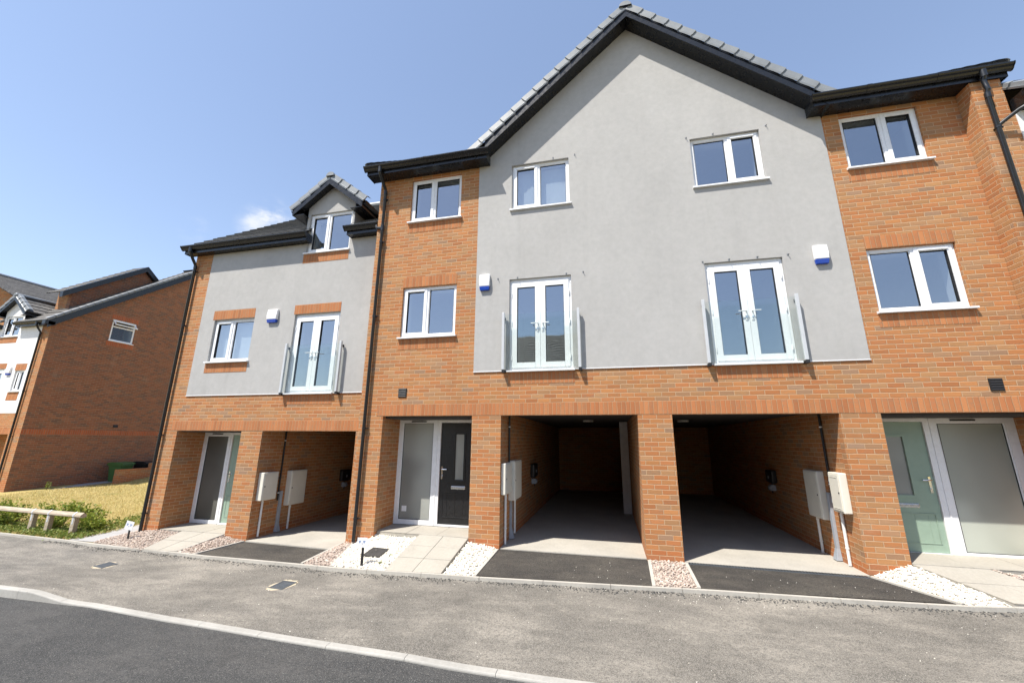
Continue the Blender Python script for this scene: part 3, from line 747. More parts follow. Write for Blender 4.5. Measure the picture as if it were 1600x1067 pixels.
def soil_pipe(par, fr, u, v0, v1):
    mb = MB(fr); mb.tube([(u, -0.03, v0), (u, -0.03, v1)], 0.018, 10)
    for z in (v1 - 0.25, v0 + 0.15): mb.disc((u, -0.03, z), 0.024, (0, 0, 1), 0.02, 10, 1)
    mb.build('gas_pipe', [M['pipe'], M['conduit']], par, smooth=True)

def charger(par, fr, u0, u1, v0, v1):
    mb = MB(fr); mb.box(u0, u1, -0.11, -0.001, v0, v1)
    b = mb.build('car_charger', M['bin_black'], par, bevel=0.03)
    uc = (u0 + u1) / 2
    s = MB(fr); s.disc((uc, -0.10, v0 - 0.10), 0.045, (0, -1, 0), 0.03, 12); s.box(uc - 0.05, uc + 0.05, -0.10, -0.001, v0 - 0.16, v0 - 0.04)
    s.build('charger_socket', M['duct'], b)
    c = MB(fr); c.tube([(uc - .03, -0.06, v0 + .01), (uc - .04, -0.07, v0 - 0.12), (uc - .02, -0.07, v0 - 0.2), (uc + .01, -0.07, v0 - 0.14)], 0.012, 8); c.build('charger_cable', M['pipe'], b)
    l = MB(fr); l.disc((uc, -0.1105, (v0 + v1) / 2 - 0.02), 0.035, (0, -1, 0), 0.006, 14); l.build('charger_dial', M['duct'], b)

def dormer(par, xc, Yw, z0, hw, wu0, wu1, wv0, wv1, zwall, roof_y0, roof_z0, tan_r, cheek='lead', far=False, opener='l'):
    """small gabled dormer standing on the front wall plane Yw"""
    fr = front(Yw)
    apex = 7.99 + z0; foot = 7.235 + z0
    w0, w1 = xc - hw + 0.32, xc + hw - 0.32
    root = par
    mb = MB(fr)
    mb.wall(w0, w1, zwall, wv1, [(wu0, wu1, zwall, wv1)], 0.0, 0.1, 0, False)
    mb.prism([(w0, wv1 + .001), (w1, wv1 + .001), (w1, foot + 0.14), (xc, apex - 0.02), (w0, foot + 0.14)], 0.0, 0.09)
    mb.build('dormer_wall', M['render_white'] if far else M['render'], root)
    ry = lambda z: roof_y0 + (z - roof_z0) / tan_r
    for x0, x1 in ((w0 - 0.012, w0 + 0.03), (w1 - 0.03, w1 + 0.012)):
        c = MB(); zt = foot + 0.16; zr = roof_z0 + (Yw - roof_y0) * tan_r
        c.extrude([(Yw + 0.002, zr - .12), (Yw + 0.002, zt), (ry(zt) + .1, zt), (ry(zt) + .1, zt - .15)], x0, x1)
        c.build('dormer_cheek', M[cheek], root)
    yb = Yw - 0.17
    b = MB()
    sl = (apex - foot) / hw
    bt = lambda x: apex + 0.04 - sl * abs(x - xc)
    for sx in (-1, 1):
        xf = xc + sx * (hw - 0.03)
        q = [(xc, apex - 0.14), (xf, bt(xf) - 0.19), (xf, bt(xf)), (xc, bt(xc))]
        for yy0, yy1 in ((yb - 0.025, yb),):
            P = [(x, yy0, z) for x, z in q]; Q = [(x, yy1, z) for x, z in q]
            b.face(P); b.face(Q[::-1])
            for i in range(4): b.face([P[i], Q[i], Q[(i + 1) % 4], P[(i + 1) % 4]])
        # raking soffit and side eaves soffit / fascia / gutter
        s0 = [(xc, yb, apex - 0.10), (xf, yb, bt(xf) - 0.15), (xf, Yw, bt(xf) - 0.15), (xc, Yw, apex - 0.10)]
        b.face(s0)
        zt = bt(xf) - 0.02; yend = ry(zt - 0.12)
        b.box(min(xf, xf + sx * .02), max(xf, xf + sx * .02), yb - 0.02, yend, zt - 0.17, zt)
        b.box(min(xf, xc + sx * (hw - 0.33)), max(xf, xc + sx * (hw - 0.33)), yb, yend, zt - 0.165, zt - 0.15)
        gx = xf + sx * 0.021
        pr = [(0, zt), (0, zt - .08), (sx * .03, zt - .095), (sx * .065, zt - .06), (sx * .085, zt - .005), (sx * .075, zt - .005), (sx * .055, zt - .05), (sx * .03, zt - .08), (sx * .01, zt - .07), (sx * .01, zt)]
        A = [(gx + p, yb + 0.02, z) for p, z in pr]; B = [(gx + p, yend, z) for p, z in pr]
        for i in range(len(pr)): b.face([A[i], A[(i + 1) % len(pr)], B[(i + 1) % len(pr)], B[i]])
        b.face(A)
    b.build('dormer_eaves', M['black'], root)
    r = MB(); rz = apex + 0.05
    yend = ry(rz) + 0.2
    for sx in (-1, 1):
        roof_plane(r, (xc + sx * (hw + 0.03), yb + 0.01, rz - sl * (hw + 0.03)), (0, 1, 0), (-sx, 0, sl), yend - yb, math.hypot(hw + 0.03, sl * (hw + 0.03)))
    ro = r.build('dormer_roof', M['tile_brown'] if far else M['tile'], root)
    for sx in (-1, 1):
        v = MB(); verge_units(v, (xc + sx * (hw + 0.01), yb - 0.01, rz - sl * (hw + 0.01) - 0.03), (xc, yb - 0.01, rz - 0.03), (0, -1, 0), 0.31, 0.15); v.build('verge_tile', M['verge'], ro)
    v = MB(); ridge_end(v, (xc, yb - 0.02, rz + 0.02), 0.115, 2.2, (0, -1, 0))
    v.build('ridge_tile', M['verge'], ro)
    window(root, fr, wu0, wu1, wv0, wv1, opener, name='window', sill=True)

# ------------------------------------------------------------------ ground heights
def interp(x, xs, ys): return float(np.interp(x, xs, ys))
def h_ground(X, Y):
    z = interp(X, [-60, -23, -10.3, -7.4, -5.1, -4.8, -4.4, 4, 9, 30], [-.8, -.40, -.33, -.27, -.13, -.07, 0, 0, .06, .2])
    if Y < 0:
        w = min(1, -Y / 1.2)
        z = z * (1 - w) + w * interp(X, [-60, -23, -10.3, -7.4, -4.8, -2, 1, 5, 30], [-.9, -.43, -.33, -.255, -.13, -.03, 0, .02, .2])
        z += .075 * max(Y, -1.3) + .045 * min(0, max(Y, -3.4) + 1.3)
    elif X < -10.35:
        z += .025 * Y + .1 * max(0, Y - 7)
    return z
def edge_y(X): return interp(X, [-60, -25, -13.84, -11.5, -9.55, -7.79, -5.1, -4.47, -2.5, -2, .47, 1.08, 2.88, 3.96, 4.6, 9, 30], [2.4, .45, -.14, -.257, -.42, -.564, -.92, -1.037, -1.08, -1.115, -1.005, -.963, -.898, -.835, -.746, -.55, .1])
def kerb_y(X): return interp(X, [-60, -14, -8.8, -7, -5.25, -4.3, -3.35, -1.5, -.7, 4, 30], [-.2, -2.3, -2.56, -2.63, -2.88, -2.98, -3.08, -3.24, -3.27, -3.3, -3.3])
def kerb_up(X):
    t = min(1, max(0, (-7.25 - X) / 1.0)); return 0.085 * t * t * (3 - 2 * t)
# ------------------------------------------------------------------ the tall block under the rendered gable
F = front(0.0)
T = thing('terraced_house', (0.76, 0.0, 0.0), 'tall three-storey red brick block with a big grey rendered gable over two open garages', 'house', 'houses along the street')
ZB = -0.6
SB = 2.25
wins_l = {'w1': (-4.07, -2.885, 6.41, 7.495), 'w2': (-4.10, -2.90, 3.795, 4.912)}
wins_r = {'w5': (4.28, 5.455, 6.41, 7.495), 'w6': (4.265, 5.475, 3.795, 4.912)}
wins_g = {'w3': (-1.755, -0.555, 6.41, 7.497), 'w4': (1.78, 2.99, 6.41, 7.497)}
fr_g = {'f1': (-1.785, -0.575, 3.04, 4.90), 'f2': (1.793, 3.033, 3.04, 4.90)}
mb = MB(F)
open_g = [(-4.33, -2.485, ZB, SB, 0.70), (-1.925, 0.483, ZB, SB, 0.12), (1.036, 3.457, ZB, SB, 0.12), (4.0, 6.12, ZB, SB, 0.70)]
mb.wall(-4.855, 6.42, ZB, 3.075, open_g, 0.0, 0.1, 0, False)
mb.wall(-4.855, -2.48, 3.075, 7.575, list(wins_l.values()), 0.0, 0.1, 0, False)
mb.wall(4.01, 6.42, 3.075, 7.575, list(wins_r.values()), 0.0, 0.1, 0, False)
# outer side and back walls
mb.face([(-4.855, 9.2, ZB), (-4.855, 0, ZB), (-4.855, 0, 7.575), (-4.855, 4.6, 11.25), (-4.855, 9.2, 7.575)])
mb.face([(6.42, 0, ZB), (6.42, 9.2, ZB), (6.42, 9.2, 7.575), (6.42, 4.6, 11.25), (6.42, 0, 7.575)])
mb.face([(6.42, 9.2, ZB), (-4.855, 9.2, ZB), (-4.855, 9.2, 7.575), (6.42, 9.2, 7.575)])
mb.build('wall', M['brick'], T)
mb = MB(F)                                                   # projecting end pier
mb.box(6.03, 6.44, -0.27, -0.002, ZB, 7.568, 0, 'b')
mb.build('brick_pier', M['brick'], T)
mb = MB(F)
mb.wall(-2.48, 4.01, 3.075, 7.575, [(a, b, max(c, 3.075), e) for a, b, c, e in list(wins_g.values()) + list(fr_g.values())], -0.012, 0.112, 0, False)
mb.face([(-2.48, -0.012, 7.575), (4.01, -0.012, 7.575), (0.765, -0.012, 10.50)])
for x, s in ((-2.48, 1), (4.01, -1)): mb.face([(x, -0.012, 3.075), (x, 0.0, 3.075), (x, 0.0, 7.575), (x, -0.012, 7.575)])
mb.build('render_panel', M['render'], T)
for a, b in ((-2.485, -1.79), (-0.57, 1.788), (3.038, 4.015)):
    mb = MB(F); mb.box(a, b, -0.02, 0.0, 3.062, 3.0745); mb.build('bell_bead', M['upvc'], T)
# garage and porch linings
mb = MB()
for x0, x1 in ((-1.925, 0.483), (1.036, 3.457)):
    for x in (x0, x1): mb.face([(x, 0.12, ZB), (x, 8.9, ZB), (x, 8.9, 2.32), (x, 0.12, 2.32)])
    mb.face([(x0, 8.9, ZB), (x1, 8.9, ZB), (x1, 8.9, 2.32), (x0, 8.9, 2.32)])
mb.build('garage_wall', M['brick'], T)
mb = MB()
for x0, x1, y1 in ((-1.925, 0.483, 8.9), (1.036, 3.457, 8.9)): mb.face([(x0, 0.12, 2.31), (x1, 0.12, 2.31), (x1, y1, 2.31), (x0, y1, 2.31)])
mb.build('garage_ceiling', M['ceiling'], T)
mb = MB(); mb.box(0.27, 0.475, 4.1, 4.3, 0.0, 2.305); mb.build('column', M['white_paint'], T, bevel=0.01)
for x, y in ((-0.505, 3.22), (1.75, 3.35)):
    mb = MB(); mb.disc((x, y, 2.309), 0.13, (0, 0, -1), 0.04, 20); mb.build('ceiling_lamp', M['lamp_white'], T)
# soldier courses, lintels and brick sills
lintel(T, F, -4.47, 6.025, SB, SB + 0.225, 'soldier_course')
lintel(T, F, -4.105, -2.895, 4.915, 5.135); lintel(T, F, 4.26, 5.48, 4.915, 5.135)
for a, b, c in ((-4.10, -2.855, 6.405), (-4.13, -2.87, 3.79), (4.25, 5.49, 6.405), (4.235, 5.505, 3.79)): lintel(T, F, a, b, c - 0.22, c, 'brick_sill')
for a, b in ((-1.80, -0.56), (1.778, 3.048)): lintel(T, F, a, b, 2.82, 3.036, 'brick_sill')
for k, v in wins_l.items(): window(T, F, *v, 'l')
window(T, F, *wins_g['w3'], 'l', blind=True); window(T, F, *wins_g['w4'], 'r')
for k, v in wins_r.items(): window(T, F, *v, 'r')
for v in fr_g.values(): french_door(T, F, *v)
balustrade(T, F, (-1.90, -1.85), (-0.477, -0.43), 3.08, 4.19)
balustrade(T, F, (1.655, 1.70), (3.082, 3.13), 3.08, 4.19)
rooms(T, F, [*wins_l.values(), *wins_r.values(), *wins_g.values()])
rooms(T, F, [*fr_g.values()], 2.8, 0.107, 0.28, 0.02, 0.2)
alarm(T, F, -2.395, -2.18, 4.70, 5.035); alarm(T, F, 3.49, 3.70, 4.70, 5.035)
air_vent(T, F, -4.03, -3.855, 2.612, 2.787); air_vent(T, F, 5.41, 5.575, 2.555, 2.735)
for x, z in ((-0.426, 7.533), (-0.874, 7.533), (-2.02, 4.934), (-0.34, 4.93), (-1.62, 4.925), (-0.66, 4.925), (3.114, 7.544), (1.72, 7.53), (2.2, 7.53), (1.768, 4.924), (2.2, 4.93), (2.65, 4.93), (3.123, 4.93)):
    mb = MB(F); mb.tube([(x, -0.012, z), (x + 0.004, -0.05, z - 0.006)], 0.006, 6)
    mb.box(x - 0.016, x + 0.014, -0.014, -0.0125, z - 0.022, z + 0.02, 1)
    mb.build('scaffold_tie_hole', [M['pipe'], M['lead']], T)
# eaves, gable barge boards, verge tiles, roof
eaves(T, F, -5.03, -2.25, 0.29, 7.575, 7.76, (-3.6,))
eaves(T, F, 3.80, 6.52, 0.29, 7.575, 7.76, (4.6, 5.6))
XA, SL = 0.752, 0.895
mb = MB(F)
for sx in (-1, 1):
    xf = -2.27 if sx < 0 else 3.82
    zb = lambda x: 10.45 - SL * abs(x - XA)
    q = [(XA, zb(XA)), (xf, zb(xf)), (xf, zb(xf) + 0.19), (XA, zb(XA) + 0.19)]
    P = [(x, -0.335, z) for x, z in q]; Q = [(x, -0.31, z) for x, z in q]
    mb.face(P); mb.face(Q)
    for i in range(4): mb.face([P[i], P[(i + 1) % 4], Q[(i + 1) % 4], Q[i]])
    zs = lambda x: 10.475 - SL * abs(x - XA)
    xe = -2.50 if sx < 0 else 4.03
    mb.face([(XA, -0.31, zs(XA)), (xe, -0.31, zs(xe)), (xe, 0.0, zs(xe)), (XA, 0.0, zs(XA))])
    P = [(XA, -0.345, zb(XA) + 0.145), (xf, -0.345, zb(xf) + 0.145), (xf, -0.345, zb(xf) + 0.195), (XA, -0.345, zb(XA) + 0.195)]
    Q = [(a, -0.3355, c) for a, b, c in P]; mb.face(P)
    for i in range(4): mb.face([P[i], P[(i + 1) % 4], Q[(i + 1) % 4], Q[i]])
mb.build('barge_board', M['black'], T)
mb = MB()
t39 = 0.81
s_main = math.hypot(4.95, 4.95 * t39)
for xa, ln, y0 in ((-5.06, 2.70, -0.32), (-2.36, 6.22, 2.4), (3.86, 2.68, -0.32)):
    roof_plane(mb, (xa, y0, 7.755 + (y0 + 0.32) * t39), (1, 0, 0), (0, 1, t39), ln, math.hypot(4.63 - y0, (4.63 - y0) * t39))
roof_plane(mb, (-5.06, 9.58, 7.755), (1, 0, 0), (0, -1, t39), 11.6, s_main)
hw = 3.235
for sx in (-1, 1): roof_plane(mb, (XA + sx * hw, -0.31, 10.66 - SL * hw), (0, 1, 0), (-sx, 0, SL), 4.1, math.hypot(hw, SL * hw))
mb.tube([(-5.06, 4.63, 11.77), (6.54, 4.63, 11.77)], 0.12, 10)
RF = mb.build('roof', M['tile'], T)
for sx in (-1, 1):
    mb = MB(); verge_units(mb, (XA + sx * (hw + 0.06), -0.335, 10.635 - SL * (hw + 0.06)), (XA, -0.335, 10.635), (0, -1, 0), 0.305, 0.165); mb.build('verge_tile', M['verge'], RF)
mb = MB(); ridge_end(mb, (XA, -0.34, 10.70), 0.13, 4.0, (0, -1, 0)); mb.build('ridge_tile', M['verge'], RF)
for x, ox in ((-5.05, -1), (6.53, 1)):
    mb = MB(); verge_units(mb, (x, -0.32, 7.74), (x, 4.63, 11.75), (ox, 0, 0), 0.305, 0.10); mb.build('verge_tile', M['verge'], RF)
# doors
door_set(T, F, 0.70, -4.33, -2.485, 0.165, 2.205, (-4.245, -3.547), (-3.385, -2.52), (0.255, 2.14), (-3.063, -2.886, 1.03, 1.915), (-3.127, -2.825, 0.855, 0.915), (-3.335, 1.20, 1), M['door_black'], M['frosted'], 'black panelled front door', (-4.05, -3.72))
door_set(T, F, 0.70, 4.0, 6.12, 0.165, 2.205, (5.11, 5.99), (4.05, 4.93), (0.225, 2.12), (4.36, 4.62, 1.02, 1.91), (4.36, 4.66, 0.835, 0.895), (4.865, 1.22, -1), M['door_green'], M['frosted_light'], 'sage green front door', (5.30, 5.62))
mb = MB(F); mb.box(-4.175, -4.07, 0.722, 0.7265, 0.40, 0.505); mb.build('door_sticker', M['sign_white'], T)
for x0, x1, y1 in ((-4.33, -2.485, 0.70), (4.0, 6.12, 0.70)):
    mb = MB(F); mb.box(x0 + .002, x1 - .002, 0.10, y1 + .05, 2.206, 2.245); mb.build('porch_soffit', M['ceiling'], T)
# services in the garages
G1 = side_r(-1.925); G2 = side_l(3.457)
meter_box(T, G1, 0.06, 0.54, 0.86, 1.40, 0.085, 0.02, 0.29); meter_box(T, G1, 0.60, 1.22, 0.70, 1.42, 0.13, 0.05, 1.05, False)
service_duct(T, G1, 0.76, 0.02, 0.82); soil_pipe(T, G1, 0.56, 1.0, 2.30); charger(T, G1, 2.85, 3.35, 0.93, 1.25)
meter_box(T, G2, 0.10, 0.42, 0.78, 1.36, 0.11, 0.02, 0.50 - 0.12); meter_box(T, G2, 0.80, 1.30, 0.58, 1.34, 0.11, 0.0, 1.20, False)
service_duct(T, G2, 0.70, 0.02, 1.02); soil_pipe(T, G2, 0.57, 1.0, 2.30); charger(T, G2, 2.86, 3.24, 0.95, 1.22)
# rainwater pipes
downpipe(T, F, -4.69, -0.36, 7.66, -0.03, (7.05, 6.0, 4.3, 2.0, 0.35))
PF = front(-0.27)
downpipe(T, PF, 6.17, -0.10, 7.66, 0.0, (6.62, 4.8, 2.8, 0.6))
mb = MB(); mb.tube([(-4.90, 0.03, 6.50), (-4.895, 0.02, 6.44), (-4.86, -0.01, 6.405), (-4.69, -0.062, 6.36)], 0.030, 12); mb.disc((-4.69, -0.062, 6.29), 0.041, (0, 0, 1), 0.14, 12); mb.build('branch_pipe', M['pipe'], T, smooth=True)
mb = MB(); mb.tube([(6.17, -0.332, 6.66), (6.40, -0.42, 6.83), (6.56, -0.50, 6.90), (6.60, -0.52, 7.0)], 0.030, 12); mb.build('branch_pipe', M['pipe'], T, smooth=True)

# ------------------------------------------------------------------ lower house on the left with the dormer
L = thing('terraced_house', (-7.56, 0.30, -0.3), 'lower grey rendered house with a small tiled dormer, joined to the tall gabled block', 'house', 'houses along the street')
FL = front(0.30)
lw = (-9.30, -8.12, 3.53, 4.607); lf = (-6.985, -5.775, 2.745, 4.602); dw = (-6.94, -5.757, 6.11, 7.185)
mb = MB(FL)
mb.wall(-10.285, -4.857, -0.9, 2.775, [(-9.80, -7.98, -0.9, 1.965, 0.70), (-7.42, -5.10, -0.9, 1.965, 0.12)], 0.0, 0.1, 0, False)
mb.wall(-10.285, -9.735, 2.775, 6.41, [], 0.0, 0.1, 0, False)
mb.face([(-10.285, 9.2, -0.9), (-10.285, 0, -0.9), (-10.285, 0, 6.41), (-10.285, 4.6, 9.95), (-10.285, 9.2, 6.41)])
mb.face([(-4.857, 9.2, -0.9), (-10.285, 9.2, -0.9), (-10.285, 9.2, 6.41), (-4.857, 9.2, 6.41)])
mb.build('wall', M['brick_low'], L)
mb = MB(FL)
mb.wall(-9.735, -4.858, 2.775, 6.40, [(lw[0], lw[1], lw[2], lw[3]), (lf[0], lf[1], 2.775, lf[3]), (dw[0], dw[1], dw[2], 6.40)], -0.012, 0.112, 0, False)
mb.face([(-9.735, -0.012, 2.775), (-9.735, 0, 2.775), (-9.735, 0, 6.40), (-9.735, -0.012, 6.40)])
mb.build('render_panel', M['render'], L)
mb = MB(FL)
for a, b in ((-9.74, -6.99), (-5.77, -4.858)): mb.box(a, b, -0.02, 0.0, 2.762, 2.7745)
mb.build('bell_bead', M['upvc'], L)
mb = MB()
for x in (-7.42, -5.10): mb.face([(x, 0.42, -0.9), (x, 6.3, -0.9), (x, 6.3, 2.04), (x, 0.42, 2.04)])
mb.face([(-7.42, 6.3, -0.9), (-5.10, 6.3, -0.9), (-5.10, 6.3, 2.04), (-7.42, 6.3, 2.04)])
mb.build('garage_wall', M['brick_low'], L)
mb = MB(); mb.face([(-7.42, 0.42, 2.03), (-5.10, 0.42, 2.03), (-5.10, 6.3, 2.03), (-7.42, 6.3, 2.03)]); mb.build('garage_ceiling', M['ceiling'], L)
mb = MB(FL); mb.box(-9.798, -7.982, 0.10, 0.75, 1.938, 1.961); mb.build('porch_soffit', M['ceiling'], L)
lintel(L, FL, -9.99, -4.90, 1.965, 2.19, 'soldier_course')
lintel(L, FL, -9.35, -8.125, 4.612, 4.846, proud=0.016); lintel(L, FL, -7.015, -5.78, 4.607, 4.832, proud=0.016)
lintel(L, FL, -9.335, -8.115, 3.30, 3.525, 'brick_sill', 0.016); lintel(L, FL, -6.985, -5.745, 5.885, 6.105, 'brick_sill', 0.016); lintel(L, FL, -7.0, -5.76, 2.53, 2.742, 'brick_sill')
window(L, FL, *lw, 'l', sill_out=0.075, blind=True); french_door(L, FL, *lf)
balustrade(L, FL, (-7.035, -6.985), (-5.635, -5.588), 2.78, 3.89)
rooms(L, FL, [lw], 2.6); rooms(L, FL, [lf], 2.8, 0.107, 0.28, 0.02, 0.2); rooms(L, FL, [dw], 2.6, 0.107, 0.02, 0.3, 0.05)
alarm(L, FL, -7.715, -7.44, 4.435, 4.755)
eaves(L, FL, -10.44, -6.83, 0.19, 6.41, 6.60, (-8.7,)); eaves(L, FL, -5.70, -4.93, 0.19, 6.41, 6.60)
mb = MB()
t_l = 0.805
sl = math.hypot(4.72, 4.72 * t_l)
roof_plane(mb, (-10.50, 0.08, 6.605), (1, 0, 0), (0, 1, t_l), 3.62, 1.05)
roof_plane(mb, (-5.78, 0.08, 6.605), (1, 0, 0), (0, 1, t_l), 0.92, 1.05)
k = 1.05 / math.hypot(1, t_l)
roof_plane(mb, (-10.50, 0.08 + k, 6.605 + k * t_l), (1, 0, 0), (0, 1, t_l), 5.64, sl - 1.05)
roof_plane(mb, (-10.50, 9.52, 6.605), (1, 0, 0), (0, -1, t_l), 5.64, sl)
LR = mb.build('roof', M['tile'], L)
mb = MB(); mb.tube([(-10.5, 4.80, 10.43), (-4.86, 4.80, 10.43)], 0.11, 10); mb.build('ridge_tile', M['verge'], LR)
dormer(L, -6.36, 0.30, 0.0, 0.97, dw[0], dw[1], dw[2], dw[3], 6.40, 0.08, 6.605, t_l)
door_set(L, FL, 0.70, -9.80, -7.98, -0.14, 1.936, (-9.71, -9.07), (-8.94, -8.02), (-0.06, 1.845), (-8.55, -8.37, 0.75, 1.62), (-8.62, -8.33, 0.56, 0.62), (-8.885, 0.95, 1), M['door_green'], M['frosted_dark'], 'sage green front door half hidden behind the pier', (-9.55, -9.25), thr=0.03)
GL = side_r(-7.42)
meter_box(L, GL, 0.38, 0.79, 0.51, 1.085, 0.14, -0.22, 0.55); meter_box(L, GL, 1.19, 1.70, 0.31, 1.075, 0.14, -0.22, 1.38, False)
service_duct(L, GL, 1.06, -0.22, 0.64); soil_pipe(L, GL, 0.97, 0.45, 2.0); charger(L, GL, 3.15, 3.55, 0.66, 0.96)
downpipe(L, FL, -10.20, -0.26, 6.50, -0.24, (5.95, 4.5, 1.85, 0.15))

# ------------------------------------------------------------------ next house to the right, beyond the pier
N2 = thing('terraced_house', (9.2, -0.27, 0.0), 'lower house of which only a grey tiled roof corner shows past the tall brick pier', 'house', 'houses along the street')
FN = front(-0.25)
mb = MB(FN); mb.wall(6.445, 12.0, -0.6, 6.93, [(9.4, 11.6, -0.6, 2.3, 0.7), (7.2, 8.4, 3.9, 4.95), (7.0, 8.2, 5.6, 6.6)], 0, 0.1, 0, True)
mb.face([(12.0, 0, -0.6), (12.0, 9.2, -0.6), (12.0, 9.2, 6.93), (12.0, 4.6, 10.6), (12.0, 0, 6.93)])
mb.build('wall', M['brick'], N2)
mb = MB(FN); mb.wall(6.50, 11.4, 3.1, 6.92, [(7.15, 8.45, 3.85, 5.0), (6.95, 8.25, 5.55, 6.65)], -0.014, 0.013, 0, True, 0.012); mb.build('render_panel', M['render_white'], N2)
window(N2, FN, 7.2, 8.4, 3.9, 4.95); window(N2, FN, 7.0, 8.2, 5.6, 6.6); rooms(N2, FN, [(7.2, 8.4, 3.9, 4.95), (7.0, 8.2, 5.6, 6.6)])
mb = MB(FN); mb.box(9.4, 11.6, 0.7, 0.75, -0.6, 2.3); mb.build('garage_door', M['upvc'], N2)
eaves(N2, FN, 6.50, 12.1, 0.22, 6.95, 7.14, (8.0, 10.0))
mb = MB(); roof_plane(mb, (6.46, -0.50, 7.15), (1, 0, 0), (0, 1, t39), 5.7, 6.2); roof_plane(mb, (6.46, 9.14, 7.15), (1, 0, 0), (0, -1, t39), 5.7, 6.2)
NR = mb.build('roof', M['tile_brown'], N2)
mb = MB(); verge_units(mb, (6.46, -0.56, 7.12), (6.46, 4.3, 11.05), (-1, 0, 0), 0.305, 0.09, 0.2); mb.build('verge_tile', M['verge'], NR)

# ------------------------------------------------------------------ white rendered house at the left with the long shaded side wall
NB = thing('detached_house', (-24.9, 4.35, -0.42), 'brick house with white rendered front and a long shaded side wall, beyond the dry lawn', 'house', 'houses along the street')
FB = front(4.35); SBf = side_r(-23.0)
mb = MB(SBf)
sw = (6.44, 7.455, 6.26, 7.335)
Y0, Y1, Ze = 4.35, 15.5, 6.50
ridge = (Y0 + Y1) / 2
mb.wall(Y0, Y1, -0.9, Ze, [(sw[0], sw[1], sw[2], Ze)], 0, 0.1, 0, False)
mb.face([(Y0, 0, Ze), (sw[0], 0, Ze), (sw[0], 0, Ze + (sw[0] - Y0) * t39)])
mb.face([(sw[0], 0, sw[3]), (sw[1], 0, sw[3]), (sw[1], 0, Ze + (sw[1] - Y0) * t39), (sw[0], 0, Ze + (sw[0] - Y0) * t39)])
for a in (sw[0], sw[1]): mb.face([(a, 0, Ze), (a, 0.1, Ze), (a, 0.1, sw[3]), (a, 0, sw[3])])
mb.face([(sw[0], 0, sw[3]), (sw[1], 0, sw[3]), (sw[1], 0.1, sw[3]), (sw[0], 0.1, sw[3])])
mb.face([(sw[1], 0, Ze), (Y1, 0, Ze), (ridge, 0, Ze + (ridge - Y0) * t39), (sw[1], 0, Ze + (sw[1] - Y0) * t39)])
mb.build('wall', M['brick_shade'], NB, label='long side wall of red brick, its shade partly painted into the colour')
mb = MB(FB)
mb.wall(-26.78, -23.0, -0.9, 2.73, [(-26.6, -23.7, -0.9, 1.88, 0.9)], 0, 0.1, 0, False)
mb.wall(-23.5, -23.0, 2.73, 6.42, [], 0, 0.1, 0, False)
mb.face([(-26.6, 0.9, -0.9), (-23.7, 0.9, -0.9), (-23.7, 0.9, 1.88), (-26.6, 0.9, 1.88)])
mb.build('front_wall', M['brick'], NB)
bw = (-24.37, -23.80, 3.60, 4.51); bf = (-26.05, -25.06, 2.75, 4.6); bd = (-25.97, -24.91, 6.02, 6.98)
mb = MB(FB); mb.wall(-26.78, -23.5, 2.73, 6.42, [bw, bf, (bd[0], bd[1], bd[2], 6.42)], -0.012, 0.112, 0, True, 0.012); mb.build('render_panel', M['render_white'], NB)
window(NB, FB, *bw, 'l'); french_door(NB, FB, *bf)
rooms(NB, FB, [bw, bd], 2.4, 0.107, 0.05, 0.3, 0.05); rooms(NB, FB, [bf], 2.4, 0.107, 0.1, 0.02, 0.1)
lintel(NB, FB, -24.42, -23.75, 4.515, 4.80, proud=0.016); lintel(NB, FB, -26.1, -25.0, 4.605, 4.85, proud=0.016); lintel(NB, FB, -24.45, -23.78, 3.25, 3.59, 'brick_sill', 0.016); lintel(NB, FB, -26.0, -24.88, 5.75, 6.01, 'brick_sill', 0.016)
lintel(NB, FB, -26.7, -23.02, 1.885, 2.105, 'soldier_course')
lintel(NB, SBf, 4.36, 15.4, 1.885, 2.10, 'soldier_course', 0.004, True)
lintel(NB, SBf, 6.38, 7.52, 7.34, 7.56, 'brick_lintel', 0.004, True); lintel(NB, SBf, 6.38, 7.52, 6.035, 6.255, 'brick_sill', 0.004, True)
air_vent(NB, SBf, 7.46, 7.66, 2.25, 2.37)
alarm(NB, FB, -24.86, -24.6, 4.32, 4.66)
# side window with its top-hung light standing open
mb = MB(SBf); zt = sw[2] + 0.70
mb.ring(sw[0] + .002, sw[1] - .002, sw[2] + 0.03, sw[3] - .002, 0.07, 0.03, 0.10); mb.box(sw[0] + 0.07, sw[1] - 0.07, 0.03, 0.10, zt, zt + 0.06, 0, 'lr')
w = mb.build('window', M['upvc'], NB)
mb = MB(SBf); mb.face([(sw[0] + .07, 0.06, sw[2] + .10), (sw[1] - .07, 0.06, sw[2] + .10), (sw[1] - .07, 0.06, zt), (sw[0] + .07, 0.06, zt)]); mb.build('pane', M['glass_dark'], w)
mb = MB(SBf)
a0, a1 = Vector((0, 0.02, sw[3] - 0.06)), Vector((0, -0.20, zt + 0.09))
for t0, t1 in ((0.0, 0.2), (0.8, 1.0)):
    A, B = a0.lerp(a1, t0), a0.lerp(a1, t1)
    mb.box(sw[0] + 0.03, sw[1] - 0.03, min(A.y, B.y) - 0.0, max(A.y, B.y) + 0.03, min(A.z, B.z), max(A.z, B.z))
for x0, x1 in ((sw[0] + 0.03, sw[0] + 0.09), (sw[1] - 0.09, sw[1] - 0.03)): mb.extrude([(a0.y, a0.z), (a1.y, a1.z), (a1.y + 0.03, a1.z - 0.01), (a0.y + 0.04, a0.z - 0.01)], x0 + .002, x1 - .002)
mb.build('open_sash', M['upvc'], w)
mb = MB(SBf); mb.box(sw[0] - 0.03, sw[1] + 0.03, -0.05, 0.029, sw[2] + .002, sw[2] + 0.034); mb.build('sill', M['upvc'], w)
